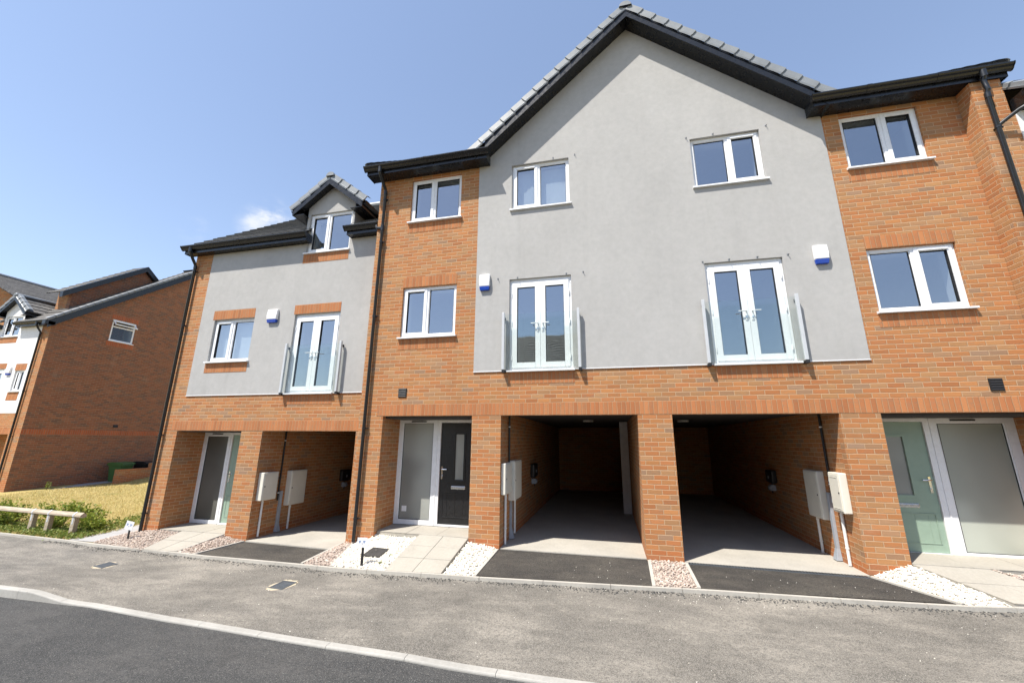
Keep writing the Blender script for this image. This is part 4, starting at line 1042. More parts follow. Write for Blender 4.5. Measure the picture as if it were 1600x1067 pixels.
rooms(NB, SBf, [(sw[0], sw[1], sw[2], sw[3])], 2.0, 0.107, 0.2, 0.4, 0.02)
eaves(NB, FB, -26.75, -26.08, 0.19, 6.42, 6.61); eaves(NB, FB, -24.83, -22.86, 0.19, 6.42, 6.61)
dormer(NB, -25.44, 4.35, -0.155, 0.95, bd[0], bd[1], bd[2], bd[3], 6.42, 4.13, 6.61, t39, 'black', True)
mb = MB(); s1 = 5.9 * math.hypot(1, t39)
roof_plane(mb, (-26.78, 4.13, 6.615), (1, 0, 0), (0, 1, t39), 0.72, 1.0); roof_plane(mb, (-24.9, 4.13, 6.615), (1, 0, 0), (0, 1, t39), 2.08, 1.0)
k = 1.0 / math.hypot(1, t39)
roof_plane(mb, (-26.78, 4.13 + k, 6.615 + k * t39), (1, 0, 0), (0, 1, t39), 2.68, 0.75); roof_plane(mb, (-24.10, 4.13 + k, 6.615 + k * t39), (1, 0, 0), (0, 1, t39), 1.28, s1 - 1.0); roof_plane(mb, (-24.1, 15.74, 6.615), (1, 0, 0), (0, -1, t39), 1.28, s1)
BR = mb.build('roof', M['tile_brown'], NB)
mb = MB()
zv = lambda y: 6.60 + (y - 4.13) * t39
P = [(-22.80, 4.13, zv(4.13) - 0.32), (-22.80, 10.0, zv(10.0) - 0.32), (-22.80, 10.0, zv(10.0)), (-22.80, 4.13, zv(4.13))]; Q = [(-22.83, b, c) for a, b, c in P]
mb.face(P); mb.face(Q[::-1])
for i in range(4): mb.face([P[i], Q[i], Q[(i + 1) % 4], P[(i + 1) % 4]])
mb.face([(-22.83, 4.13, zv(4.13) - 0.25), (-22.83, 10.0, zv(10.0) - 0.25), (-23.0, 10.0, zv(10.0) - 0.25), (-23.0, 4.13, zv(4.13) - 0.25)])
mb.box(-22.99, -22.80, 4.02, 4.35, 6.41, 6.56)
mb.build('barge_board', M['black'], NB)
mb = MB(); verge_units(mb, (-22.80, 4.10, 6.60), (-22.80, 10.0, 6.60 + 5.9 * t39), (1, 0, 0), 0.305, 0.085); mb.build('verge_tile', M['verge'], BR)
downpipe(NB, FB, -23.42, -0.26, 6.50, -0.4, (5.8, 3.6, 1.8))

# taller house stepping up behind it
TB = thing('detached_house', (-30.0, 5.3, -0.5), 'taller brick house with tiled front gable roof rising behind the white rendered house', 'house', 'houses along the street')
ST = side_r(-24.1)
FT = front(5.3)
SV = 0.816
mb = MB(ST); mb.prism([(5.3, -0.9), (10.6, -0.9), (10.6, 8.45), (7.95, 10.60), (5.3, 8.45)], 0, 0.2)
mb.build('side_wall', M['brick_shade'], TB)
mb = MB(FT); mb.wall(-37.0, -24.31, -0.9, 7.30, [(-29.6, -28.4, 6.0, 7.0), (-29.6, -28.4, 3.6, 4.7)], 0, 0.1, 0, False); mb.face([(-37.0, -.0, 7.30), (-25.0, 0, 7.30), (-31.0, 0, 9.98)])
mb.box(-25.0, -24.31, 0.0, 0.2, 7.301, 8.42, 0, 'o')
mb.build('wall', M['brick'], TB)
window(TB, FT, -29.6, -28.4, 6.0, 7.0); window(TB, FT, -29.6, -28.4, 3.6, 4.7); rooms(TB, FT, [(-29.6, -28.4, 6.0, 7.0), (-29.6, -28.4, 3.6, 4.7)])
mb = MB(); s2 = 3.05 * math.hypot(1, SV)
roof_plane(mb, (-25.05, 4.90, 8.26), (1, 0, 0), (0, 1, SV), 1.12, s2); roof_plane(mb, (-25.05, 11.0, 8.26), (1, 0, 0), (0, -1, SV), 1.12, s2)
for sx in (-1, 1): roof_plane(mb, (-31.0 + sx * 6.3, 4.7, 10.07 - 0.45 * 6.3), (0, 1, 0), (-sx, 0, 0.45), 6.0, math.hypot(6.3, 6.3 * .45))
mb.face([(-37.0, 10.6, -0.9), (-25.0, 10.6, -0.9), (-25.0, 10.6, 7.3), (-31.0, 10.6, 9.98), (-37.0, 10.6, 7.3)])
TR = mb.build('roof', M['tile_brown'], TB)
mb = MB(); ridge_end(mb, (-31.0, 4.7, 10.06), 0.12, 6.0, (0, -1, 0)); mb.build('ridge_tile', M['lead'], TR)
for ya, yb, za, zb_ in ((4.87, 7.95, 8.24, 10.76), (11.03, 7.95, 8.24, 10.76)):
    mb = MB()
    P = [(-23.90, ya, za - 0.26), (-23.90, yb, zb_ - 0.26), (-23.90, yb, zb_ + .02), (-23.90, ya, za + .02)]; Q = [(-24.10, b, c) for a, b, c in P]
    mb.face(P)
    for i in range(4): mb.face([P[i], Q[i], Q[(i + 1) % 4], P[(i + 1) % 4]])
    mb.build('barge_board', M['black'], TB)

# house across the road: in the photograph it is seen mirrored in the french doors
OP = thing('detached_house', (-5.0, -16.5, -0.3), 'brick house with a tiled roof across the road, mirrored in the glazed doors', 'house', 'houses along the street')
fo = lambda u, d, v: (u, -16.5 - d, v)
mb = MB(fo); mb.wall(-11.5, 1.2, -0.6, 5.2, [(-9.8, -8.4, 3.2, 4.3), (-5.6, -4.2, 3.2, 4.3), (-1.6, -0.2, 3.2, 4.3), (-9.8, -8.4, 0.9, 2.1), (-1.6, -0.2, 0.9, 2.1), (-5.4, -4.3, -0.3, 2.1)], 0, 0.1, 0, False)
for x in (-11.5, 1.2): mb.face([(x, 0, -0.6), (x, 8, -0.6), (x, 8, 5.2), (x, 4, 8.6), (x, 0, 5.2)])
mb.face([(-11.5, 8, -0.6), (1.2, 8, -0.6), (1.2, 8, 5.2), (-11.5, 8, 5.2)])
mb.build('wall', M['brick'], OP)
for q in ((-9.8, -8.4, 3.2, 4.3), (-5.6, -4.2, 3.2, 4.3), (-1.6, -0.2, 3.2, 4.3), (-9.8, -8.4, 0.9, 2.1), (-1.6, -0.2, 0.9, 2.1)): window(OP, fo, *q)
rooms(OP, fo, [(-9.8, -8.4, 3.2, 4.3), (-5.6, -4.2, 3.2, 4.3), (-1.6, -0.2, 3.2, 4.3), (-9.8, -8.4, 0.9, 2.1), (-1.6, -0.2, 0.9, 2.1)], 2.5, .107, .2, .4, .1)
mb = MB(fo); mb.box(-5.4, -4.3, 0.06, 0.1, -0.3, 2.1); mb.build('front_door', M['door_black'], OP)
mb = MB(); s3 = 4.3 * math.hypot(1, 0.86)
roof_plane(mb, (-11.8, -16.2, 5.45), (1, 0, 0), (0, -1, 0.86), 13.3, s3); roof_plane(mb, (-11.8, -24.8, 5.45), (1, 0, 0), (0, 1, 0.86), 13.3, s3)
mb.build('roof', M['tile_brown'], OP)
# ------------------------------------------------------------------ ground, road, kerb, footway
def grid_sheet(name, xs, yf0, yf1, nt, zf, mat, kind='structure'):
    V, Fc = [], []
    for x in xs:
        y0, y1 = yf0(x), yf1(x)
        for k in range(nt + 1):
            y = y0 + (y1 - y0) * k / nt
            V.append((x, y, zf(x, y)))
    n = nt + 1
    for i in range(len(xs) - 1):
        for k in range(nt): Fc.append((i * n + k, (i + 1) * n + k, (i + 1) * n + k + 1, i * n + k + 1))
    me = bpy.data.meshes.new(name); me.from_pydata(V, [], Fc)
    uvl = me.uv_layers.new(name='UVMap')
    for l in me.loops: uvl.data[l.index].uv = me.vertices[l.vertex_index].co[:2]
    for p in me.polygons: p.use_smooth = True
    me.materials.append(mat); o = bpy.data.objects.new(name, me); COL.objects.link(o); o['kind'] = kind
    return o
def nz2(x, y, s, a): return mnoise.noise(Vector((x * s, y * s, 3.1))) * a
XS = [-60 + i * 2 for i in range(18)] + [-24 + i * 0.25 for i in range(125)] + [7.25 + i * 1.5 for i in range(16)]
def z_road(x, y): return h_ground(x, max(y, kerb_y(x))) - 0.021 + nz2(x, y, 0.7, 0.006) + (0.0 if y > -9 else -0.0)
def z_foot(x, y):
    ke, ed = kerb_y(x) + 0.08, edge_y(x) - 0.05
    t = min(1, max(0, (y - ke) / max(0.1, ed - ke)))
    up = kerb_up(x) * max(0, 1 - (y - ke) / 1.1)
    return h_ground(x, y) - 0.004 - 0.028 * t + up + nz2(x, y, 1.1, 0.010) * min(1, t * 4) + nz2(x, y, 3.3, 0.005)
grid_sheet('road', XS, kerb_y, lambda x: -12.4, 30, z_road, M['road'])
grid_sheet('pavement', XS, lambda x: kerb_y(x) + 0.079, lambda x: edge_y(x) - 0.045, 26, z_foot, M['footway'])
grid_sheet('opposite_pavement', XS, lambda x: -12.38, lambda x: -16.4, 4, lambda x, y: h_ground(x, -3.3) + 0.05, M['footway'])
grid_sheet('lawn', [-60 + i for i in range(35)] + [-25 + i * 0.3 for i in range(49)] + [-10.36], edge_y, lambda x: 40.0, 80, lambda x, y: h_ground(x, min(y, 12)) - 0.012 + nz2(x, y, 0.5, 0.05) * min(1, max(0, (y - edge_y(x)))), M['lawn'])
grid_sheet('forecourt', [-10.8 + i * 0.4 for i in range(62)], lambda x: edge_y(x) + 0.0, lambda x: 1.4, 12, lambda x, y: h_ground(x, y) - 0.10, M['soil'])
mb = MB(); mb.face([(-1500, -1500, -1.25), (1500, -1500, -1.25), (1500, 1500, -1.25), (-1500, 1500, -1.25)]); g = mb.build('ground', M['lawn']); g['kind'] = 'structure'

mb = MB()                                                        # kerb stones
x = -45.0
while x < 24:
    x1 = x + 0.909
    st = [x, x + 0.30, x + 0.61, x1 + 0.001]
    for a, b in zip(st, st[1:]):
        def sec(q):
            y = kerb_y(q); zr = z_road(q, y - .01) - 0.08; zt = h_ground(q, y) + 0.003 + kerb_up(q)
            return [(q, y - 0.004, zr), (q, y, zt - 0.014), (q, y + 0.005, zt - 0.005), (q, y + 0.014, zt), (q, y + 0.085, zt + 0.002), (q, y + 0.085, zt - 0.2)]
        A, B = sec(a), sec(b)
        for k in range(5): mb.face([A[k], B[k], B[k + 1], A[k + 1]])
        if a == st[0]: mb.face(A)
        if b == st[-1]: mb.face(B)
    x += 0.915
k = mb.build('kerb', M['kerb']); k['kind'] = 'structure'
mb = MB()                                                        # jointing under the kerb gaps
for i in range(280):
    a, b = -45 + i / 4, -44.75 + i / 4
    mb.face([(a, kerb_y(a) + .012, h_ground(a, kerb_y(a)) - .02 + kerb_up(a)), (b, kerb_y(b) + .012, h_ground(b, kerb_y(b)) - .02 + kerb_up(b)), (b, kerb_y(b) + .08, h_ground(b, kerb_y(b)) - .02 + kerb_up(b)), (a, kerb_y(a) + .08, h_ground(a, kerb_y(a)) - .02 + kerb_up(a))])
k = mb.build('kerb_bedding', M['soil']); k['kind'] = 'structure'

def strip(mb, p, q, w=0.05, dep=0.12):
    p, q = Vector(p), Vector(q); t = (q - p); s = Vector((-t.y, t.x, 0)).normalized() * w / 2
    a, b, c, d = p - s, q - s, q + s, p + s; dn = Vector((0, 0, -dep))
    mb.face([tuple(a), tuple(b), tuple(c), tuple(d)])
    for u, v in ((a, b), (b, c), (c, d), (d, a)): mb.face([tuple(u), tuple(v), tuple(v + dn), tuple(u + dn)])
mb = MB()
x = -44.0
while x < 20:
    a, b = x + 0.003, x + 0.912
    q = [a, (a + b) / 2, b]
    for u, v in zip(q, q[1:]): strip(mb, (u, edge_y(u) - 0.022, h_ground(u, edge_y(u)) + 0.010), (v, edge_y(v) - 0.022, h_ground(v, edge_y(v)) + 0.010), 0.05, 0.16)
    x += 0.915
for p, q in (((-7.69, -0.585, -0.300), (-7.425, 0.26, -0.238)), ((-5.07, -0.90, -0.192), (-5.075, 0.22, -0.115)), ((-4.455, -0.99, -0.165), (-4.70, -0.02, -0.045)), ((-2.01, -1.06, -0.105), (-1.95, -0.03, 0.012)),
             ((0.487, -0.975, -0.066), (0.515, -0.02, 0.006)), ((1.058, -0.925, -0.058), (1.056, -0.02, 0.006)), ((4.0, -0.79, -0.036), (3.462, -0.06, 0.010)), ((-8.215, -0.50, -0.312), (-7.985, 0.26, -0.15))): strip(mb, p, q, 0.045, 0.12)
k = mb.build('path_kerb', M['edging']); k['kind'] = 'structure'

def patch(name, pts, mat, thick=0.0, kind='structure', sub=0, bow=0.0):
    mb = MB(); mb.face(pts)
    if thick:
        n = len(pts)
        for i in range(n):
            a, b = pts[i], pts[(i + 1) % n]
            mb.face([a, (a[0], a[1], a[2] - thick), (b[0], b[1], b[2] - thick), b])
    o = mb.build(name, mat); tag(o, kind=kind)
    me = o.data; bm = bmesh.new(); bm.from_mesh(me); bmesh.ops.triangulate(bm, faces=[f for f in bm.faces if len(f.verts) > 4]); bm.to_mesh(me); bm.free()
    return o
BEDS = {
 'A': ([(-10.75, -.257, -.350), (-9.04, -.52, -.335), (-9.14, .30, -.185), (-9.80, .298, -.17), (-10.29, .298, -.22), (-10.75, .55, -.30)], 'brown'),
 'B': ([(-8.19, -.50, -.322), (-7.715, -.57, -.314), (-7.45, .27, -.25), (-7.975, .29, -.185)], 'brown'),
 'C': ([(-5.045, -.89, -.205), (-4.48, -.975, -.178), (-4.72, -.005, -.06), (-4.86, .0, -.08), (-4.86, .295, -.10), (-5.05, .295, -.125)], 'brown'),
 'D': ([(-4.43, -1.0, -.177), (-3.466, -1.07, -.155), (-3.46, .09, .08), (-4.325, .17, .085), (-4.335, -.004, .055), (-4.68, -.004, -.05)], 'white'),
 'E': ([(-2.511, -1.05, -.135), (-2.03, -1.05, -.12), (-1.975, -.03, .010), (-2.02, -.004, .02), (-2.483, -.004, .085)], 'white'),
 'F': ([(.53, -.004, -.003), (1.035, -.004, -.003), (1.036, -.89, -.072), (.505, -.95, -.08)], 'brown'),
 'G': ([(3.49, -.05, -.0), (3.55, -.004, .02), (3.99, -.004, .165), (4.53, -.715, -.040), (4.02, -.775, -.048)], 'white'),
 'H': ([(4.88, -.02, .17), (6.03, -.28, .13), (6.2, -.64, -.03), (5.48, -.66, -.035)], 'brown')}
patch('driveway', [(-7.40, .262, -.262), (-5.10, -.17, -.172), (-5.10, -.89, -.215), (-7.66, -.60, -.318)], M['drive'])
patch('driveway', [(-1.93, .02, -.004), (.49, .02, -.004), (.47, -.965, -.080), (-1.986, -1.05, -.110)], M['drive'])
patch('driveway', [(1.075, -.0, -.008), (3.437, -.05, -.008), (3.95, -.765, -.053), (1.082, -.92, -.073)], M['drive'])
patch('garage_floor', [(-7.419, .275, -.246), (-5.10, -.165, -.152), (-5.06, .10, -.14), (-5.101, .42, -.17), (-5.101, 6.3, -.24), (-7.419, 6.3, -.24)], M['concrete'], 0.12)
patch('garage_floor', [(-1.924, .022, .010), (.482, .022, .010), (.482, 8.899, .012), (-1.924, 8.899, .012)], M['concrete'], 0.12)
patch('garage_floor', [(1.037, .003, .008), (3.456, -.050, .008), (3.456, 8.899, .012), (1.037, 8.899, .012)], M['concrete'], 0.12)
def slabs(name, pts, nu, nv, mat, thick=0.06):
    """a paved strip laid as separate flags with fine joints"""
    a, b, c, d = (Vector(p) for p in pts); mb = MB()
    P = lambda u, v: (a * (1 - u) + b * u) * (1 - v) + (d * (1 - u) + c * u) * v
    lu, lv = (b - a).length, (d - a).length
    for i in range(nu):
        for j in range(nv):
            gu, gv = 0.004 / lu, 0.004 / lv
            jit = Vector((0, 0, rnd.uniform(-.002, .002)))
            q = [P(i / nu + gu, j / nv + gv) + jit, P((i + 1) / nu - gu, j / nv + gv) + jit, P((i + 1) / nu - gu, (j + 1) / nv - gv) + jit, P(i / nu + gu, (j + 1) / nv - gv) + jit]
            mb.face([tuple(x) for x in q])
            for k in range(4):
                x, y = q[k], q[(k + 1) % 4]; mb.face([tuple(x), (x.x, x.y, x.z - thick), (y.x, y.y, y.z - thick), tuple(y)])
    q = [P(0, 0), P(1, 0), P(1, 1), P(0, 1)]; mb.face([(p.x, p.y, p.z - 0.009) for p in q], 1)
    o = mb.build(name, [mat, M['soil']]); tag(o, kind='structure'); return o
slabs('path', [(-4.328, .10, .142), (-2.487, .02, .142), (-2.487, .75, .158), (-4.328, .75, .158)], 3, 1, M['slab'])
slabs('path', [(-3.453, -1.082, -.135), (-2.521, -1.087, -.108), (-2.49, .012, .139), (-3.45, .09, .139)], 2, 3, M['slab'])
slabs('path', [(4.002, -.003, .185), (6.118, -.003, .185), (6.118, .75, .195), (4.002, .75, .195)], 3, 1, M['slab'])
slabs('path', [(4.55, -.72, -.012), (5.46, -.68, -.010), (4.87, -.012, .182), (4.0, -.012, .182)], 2, 2, M['slab'])
slabs('path', [(-9.798, .33, -.158), (-7.982, .33, -.158), (-7.982, 1.05, -.146), (-9.798, 1.05, -.146)], 3, 1, M['slab'])
slabs('path', [(-9.03, -.515, -.318), (-8.215, -.51, -.306), (-7.99, .318, -.160), (-9.14, .318, -.160)], 2, 2, M['slab'])
slabs('path', [(-11.50, -.25, -.345), (-10.76, -.25, -.345), (-10.60, 9.0, .02), (-11.35, 9.0, .02)], 1, 15, M['slab_grey'])
slabs('path', [(-22.98, 3.2, -.385), (-22.1, 3.2, -.36), (-22.1, 12.0, .05), (-22.98, 12.0, .02)], 1, 14, M['slab_grey'])

# loose stones in the planting beds: uncountable, one object per bed
def tri_fan(pts):
    bm = bmesh.new(); f = bm.faces.new([bm.verts.new(p) for p in pts]); r = bmesh.ops.triangulate(bm, faces=[f])
    out = [[tuple(v.co) for v in t.verts] for t in bm.faces]; bm.free(); return out
def ico():
    bm = bmesh.new(); bmesh.ops.create_icosphere(bm, subdivisions=1, radius=1.0)
    v = np.array([x.co[:] for x in bm.verts]); f = np.array([[q.index for q in p.verts] for p in bm.faces]); bm.free(); return v, f
IV, IF = ico()
def stones(name, centers, rad, mat, seed, label=None, parent=None):
    rg = np.random.default_rng(seed); n = len(centers); nv = len(IV)
    v = np.repeat(IV[None], n, 0) * rg.uniform(0.72, 1.2, (n, nv, 1))
    v *= rg.uniform(0.6, 1.25, (n, 1, 3)) * np.array([1, 1, 0.72])
    a = rg.uniform(0, 6.283, n); b = rg.uniform(-0.5, 0.5, n)
    c, s = np.cos(a)[:, None], np.sin(a)[:, None]
    x, y, z = v[..., 0].copy(), v[..., 1].copy(), v[..., 2].copy()
    cb, sb = np.cos(b)[:, None], np.sin(b)[:, None]
    y, z = y * cb - z * sb, y * sb + z * cb
    v = np.stack([x * c - y * s, x * s + y * c, z], -1) * rad[:, None, None] + np.asarray(centers)[:, None, :]
    f = (IF[None] + (np.arange(n) * nv)[:, None, None]).reshape(-1, 3)
    me = bpy.data.meshes.new(name); me.from_pydata(v.reshape(-1, 3).tolist(), [], f.tolist()); me.materials.append(mat)
    o = bpy.data.objects.new(name, me); COL.objects.link(o); o['kind'] = 'stuff'; return o
def inside_fill(pts, dens, seed):
    rg = np.random.default_rng(seed); out = []
    for t in tri_fan(pts):
        A, B, C = (np.array(p) for p in t); ar = 0.5 * np.linalg.norm(np.cross(B - A, C - A)); m = int(ar * dens)
        r1, r2 = np.sqrt(rg.random(m)), rg.random(m)
        out.append((1 - r1)[:, None] * A + (r1 * (1 - r2))[:, None] * B + (r1 * r2)[:, None] * C)
    return np.concatenate(out)
for i, (kk, (pts, kd)) in enumerate(BEDS.items()):
    patch('gravel_bed', [(x, y, z - 0.008) for x, y, z in pts], M['gravel_' + kd])
    c = inside_fill(pts, 2000, 40 + i); rg = np.random.default_rng(90 + i)
    rad = rg.uniform(0.009, 0.021, len(c)); c[:, 2] += rg.uniform(-0.008, 0.014, len(c))
    o = stones(kd + '_gravel', c, rad, M['stone_' + kd], 10 + i)
    tag(o, 'loose %s decorative gravel in a bed beside the %s' % (kd if kd == 'white' else 'pinkish brown', 'entrance path' if kk in 'ADEGH' else 'driveway'), 'gravel')
# stray chips on the footway and the drives
rg = np.random.default_rng(5); C = []
for _ in range(240):
    x = rg.uniform(-9, 7); t = rg.random() ** 1.6
    y = edge_y(x) - 0.06 - t * 2.0; C.append((x, y, z_foot(x, y) + 0.004))
for _ in range(22):
    x = rg.uniform(1.2, 3.8); y = rg.uniform(-0.8, -0.1); C.append((x, y, h_ground(x, y) + 0.002))
for _ in range(16):
    x = rg.uniform(-0.6, 0.45); y = rg.uniform(-0.9, -0.1); C.append((x, y, h_ground(x, y) + 0.002))
for _ in range(40):
    x = rg.normal(0.9, 0.5); y = -1.25 + rg.normal(0, 0.12); C.append((x, y, z_foot(x, y) + 0.004))
o = stones('stray_stone', np.array(C), rg.uniform(0.002, 0.0075, len(C)), M['stone_white'], 77); tag(o, 'stray pale gravel chips scattered over the tarmac', 'gravel')
rg = np.random.default_rng(15); C = []
for _ in range(2600):                                            # ravelled tarmac crumbs along the edging
    x = rg.uniform(-12, 8); y = edge_y(x) - 0.05 - abs(rg.normal(0, 0.07)); C.append((x, y, z_foot(x, y) + 0.002))
o = stones('tarmac_crumb', np.array(C), rg.uniform(0.004, 0.013, len(C)), M['road'], 78); tag(o, 'loose tarmac crumbs lying along the concrete path edging', 'gravel')

# slot drain in front of the right garage
t = thing('channel_drain', (2.25, -0.03, 0.0), 'black slotted channel drain across a garage threshold beside the sage green door', 'drain')
mb = MB(); strip(mb, (1.075, -0.012, 0.0), (3.42, -0.075, 0.0), 0.07, 0.06); mb.build('drain_channel', M['cover_grey'], t)
mb = MB()
for i in range(58):
    s = (i + 0.5) / 58; x, y = 1.085 + 2.325 * s, -0.012 - 0.063 * s
    mb.box(x - 0.012, x + 0.012, y - 0.025, y + 0.025, 0.0005, 0.005)
mb.build('grating', M['pipe'], t)

# inspection covers
def cover(loc, w, l, rot, label, slope, bed=False, mat='iron', hgt=0.03):
    t = thing('inspection_cover', loc, label, 'manhole cover', 'inspection covers in front of the houses')
    R_ = Matrix.Rotation(rot, 4, 'Z') @ Matrix.Rotation(math.atan(slope), 4, 'X')
    fr = lambda u, d, v: tuple(Vector(loc) + (R_ @ Vector((u, d, v))))
    if bed:
        mb = MB(fr); n = 44
        mb.face([((w * .80 + rnd.uniform(-.025, .02)) * math.copysign(abs(math.cos(6.283 * k / n)) ** .6, math.cos(6.283 * k / n)), (l * .84 + rnd.uniform(-.03, .02)) * math.copysign(abs(math.sin(6.283 * k / n)) ** .6, math.sin(6.283 * k / n)), 0.005) for k in range(n)])
        mb.build('bedding', M['bedding'], t)
    mb = MB(fr); mb.ring(-w / 2 - .02, w / 2 + .02, -l / 2 - .02, l / 2 + .02, 0.018, 0, 0)
    mb = MB(fr); 
    for a, b, c, d in ((-w/2 - .02, w/2 + .02, -l/2 - .02, -l/2 - .002), (-w/2 - .02, w/2 + .02, l/2 + .002, l/2 + .02), (-w/2 - .02, -w/2 - .002, -l/2 - .002, l/2 + .002), (w/2 + .002, w/2 + .02, -l/2 - .002, l/2 + .002)): mb.box(a, b, c, d, -0.05, hgt)
    mb.build('cover_frame', M[mat], t)
    mb = MB(fr); mb.box(-w / 2, w / 2, -l / 2, l / 2, -0.05, hgt - 0.002)
    for i in range(7):
        for j in range(7):
            x, y = -w / 2 + w * (i + .5) / 7, -l / 2 + l * (j + .5) / 7
            mb.box(x - w * .045, x + w * .045, y - l * .02, y + l * .02, hgt - 0.0019, hgt + 0.003, 0, 'o')
    mb.build('cover_plate', M[mat], t, bevel=0.002)
cover((-9.67, .235, -.262), 0.38, 0.42, 0.06, 'dark inspection cover in the brown gravel beside the tilted plot sign', 0.17, hgt=0.035)
cover((-3.93, -.535, -.068), 0.27, 0.25, -0.05, 'dark inspection cover in the white gravel behind the small plot sign', 0.16, hgt=0.035)
cover((-8.83, -1.23, z_foot(-8.83, -1.23)), 0.24, 0.19, -0.16, 'grey steel cover with sandy mortar surround in the pavement, farther from the road kerb', 0.05, True, 'cover_grey', 0.012)
cover((-4.715, -1.69, z_foot(-4.715, -1.69)), 0.20, 0.23, -0.06, 'grey steel cover with sandy mortar surround in the pavement, midway between kerb and white gravel', 0.05, True, 'cover_grey', 0.012)

# small plot signs on black stakes
def plot_sign(x, y, z, ph, w, h, tilt, yaw, label):
    t = thing('plot_sign', (x, y, z), label, 'sign', 'small white plot signs in the gravel')
    mb = MB(); mb.box(x - .02, x + .02, y - .009, y + .009, z - .1, z + ph); mb.build('stake', M['pipe'], t, bevel=0.003)
    Rm = Matrix.Rotation(yaw, 4, 'Z') @ Matrix.Rotation(tilt, 4, 'Y')
    c = Vector((x - 0.012, y - 0.014, z + ph + h * .38)); fr = lambda u, d, v: tuple(c + Rm @ Vector((u, d, v)))
    mb = MB(fr); mb.box(-w / 2, w / 2, -.003, .003, -h / 2, h / 2); pl = mb.build('sign_plate', M['sign_white'], t)
    for i, (a, b) in enumerate(((-.055, -.018), (.012, .05))):
        mb = MB(fr)
        for k in range(3): mb.box(a * w / .15 + k * .004, b * w / .15 - k * .006, -.0048, -.0036, h * (.14 - .09 * k), h * (.19 - .09 * k))
        mb.build('sign_mark', M['sign_blue'], pl)
    mb = MB(fr); mb.disc((0.0, -0.0036, -h * .12), .007, (0, -1, 0), .002, 8)
    mb.build('sign_dot', M['pipe'], pl)
plot_sign(-9.987, -.134, -.345, .275, .165, .165, 0.22, 0.25, 'tilted white plot sign on a black stake in the brown gravel')
plot_sign(-3.934, -.941, -.155, .295, .165, .145, -0.02, 0.1, 'upright white plot sign on a black stake in the white gravel')

# timber knee rail beside the lawn
t = thing('knee_rail', (-13.5, 0.05, -0.35), 'weathered low timber knee rail on short posts along the lawn edge', 'fence')
ry_ = lambda x: 0.03 - 0.045 * (x + 12)
mb = MB()
prof = [(-.062, .012), (-.058, .045), (.0, .095), (.058, .045), (.062, .012), (.02, -.012), (-.02, -.012)]
x0, x1 = -19.0, -11.62
A = [(x0, ry_(x0) + d, .055 + v) for d, v in prof]; B = [(x1, ry_(x1) + d, .050 + v) for d, v in prof]
for i in range(len(prof)): mb.face([A[i], A[(i + 1) % 7], B[(i + 1) % 7], B[i]])
mb.face(A); mb.face(B[::-1]); RL = mb.build('rail', M['wood'], t)
for x in (-18.2, -16.6, -15.0, -13.30, -12.72, -11.86):
    mb = MB(); y = ry_(x); mb.box(x - .055, x + .055, y - .045, y + .045, -.6, .048); p = mb.build('post', M['wood'], t, bevel=0.008)
    mb = MB(); mb.box(x - .02, x + .02, y - .049, y - .0455, -.10, .046)
    q = [(y - .066, .064), (y - .061, .103), (y, .154), (y + .061, .103)]
    for (a, b), (c, d) in zip(q, q[1:]): mb.face([(x - .02, a, b), (x + .02, a, b), (x + .02, c, d), (x - .02, c, d)])
    mb.build('strap', M['alu'], p)

# leaf clumps -------------------------------------------------------------
def leaves(name, P, size, mat, seed, parent=None, up=0.35):
    rg = np.random.default_rng(seed); n = len(P)
    d = rg.normal(0, 1, (n, 3)); d[:, 2] = d[:, 2] * .6 + up; d /= np.linalg.norm(d, axis=1)[:, None]
    s = np.cross(d, rg.normal(0, 1, (n, 3))); s /= np.linalg.norm(s, axis=1)[:, None]
    L = (size * rg.uniform(.6, 1.3, n))[:, None]
    P = np.asarray(P); v = np.stack([P, P + d * L * .5 + s * L * .28, P + d * L, P + d * L * .5 - s * L * .28], 1)
    org = np.array(parent['_o']) if parent is not None else np.zeros(3)
    f = np.arange(n * 4).reshape(n, 4)
    me = bpy.data.meshes.new(name); me.from_pydata((v.reshape(-1, 3) - org).tolist(), [], f.tolist()); me.materials.append(mat)
    o = bpy.data.objects.new(name, me); COL.objects.link(o)
    if parent is not None: o.parent = parent
    return o
def shrub(x, y, r, hh, label, seed, mat='leaf', n=420, size=0.07, name='shrub', group='shrubs behind the knee rail'):
    z = h_ground(x, y); rg = np.random.default_rng(seed)
    t = thing(name, (x, y, z), label, 'plant', group)
    st = []; mb = MB()
    for k in range(6):
        a = rg.uniform(0, 6.28); e = (x + math.cos(a) * r * rg.uniform(.2, .75), y + math.sin(a) * r * rg.uniform(.2, .75), z + hh * rg.uniform(.6, 1.0)); st.append(e)
        mb.tube([(x, y, z - .05), ((x + e[0]) / 2, (y + e[1]) / 2, z + hh * .5), e], [.009, .007, .003], 5)
    mb.build('stem', M['stem'], t)
    P = []
    for k in range(n):
        e = st[rg.integers(0, 6)]; q = rg.uniform(.15, 1.0) ** .6
        P.append((x + (e[0] - x) * q + rg.normal(0, r * .24), y + (e[1] - y) * q + rg.normal(0, r * .24), max(z + .01, z + (e[2] - z) * q + rg.normal(0, hh * .10))))
    leaves('foliage', P, size, M[mat], seed + 1, t)
    return t
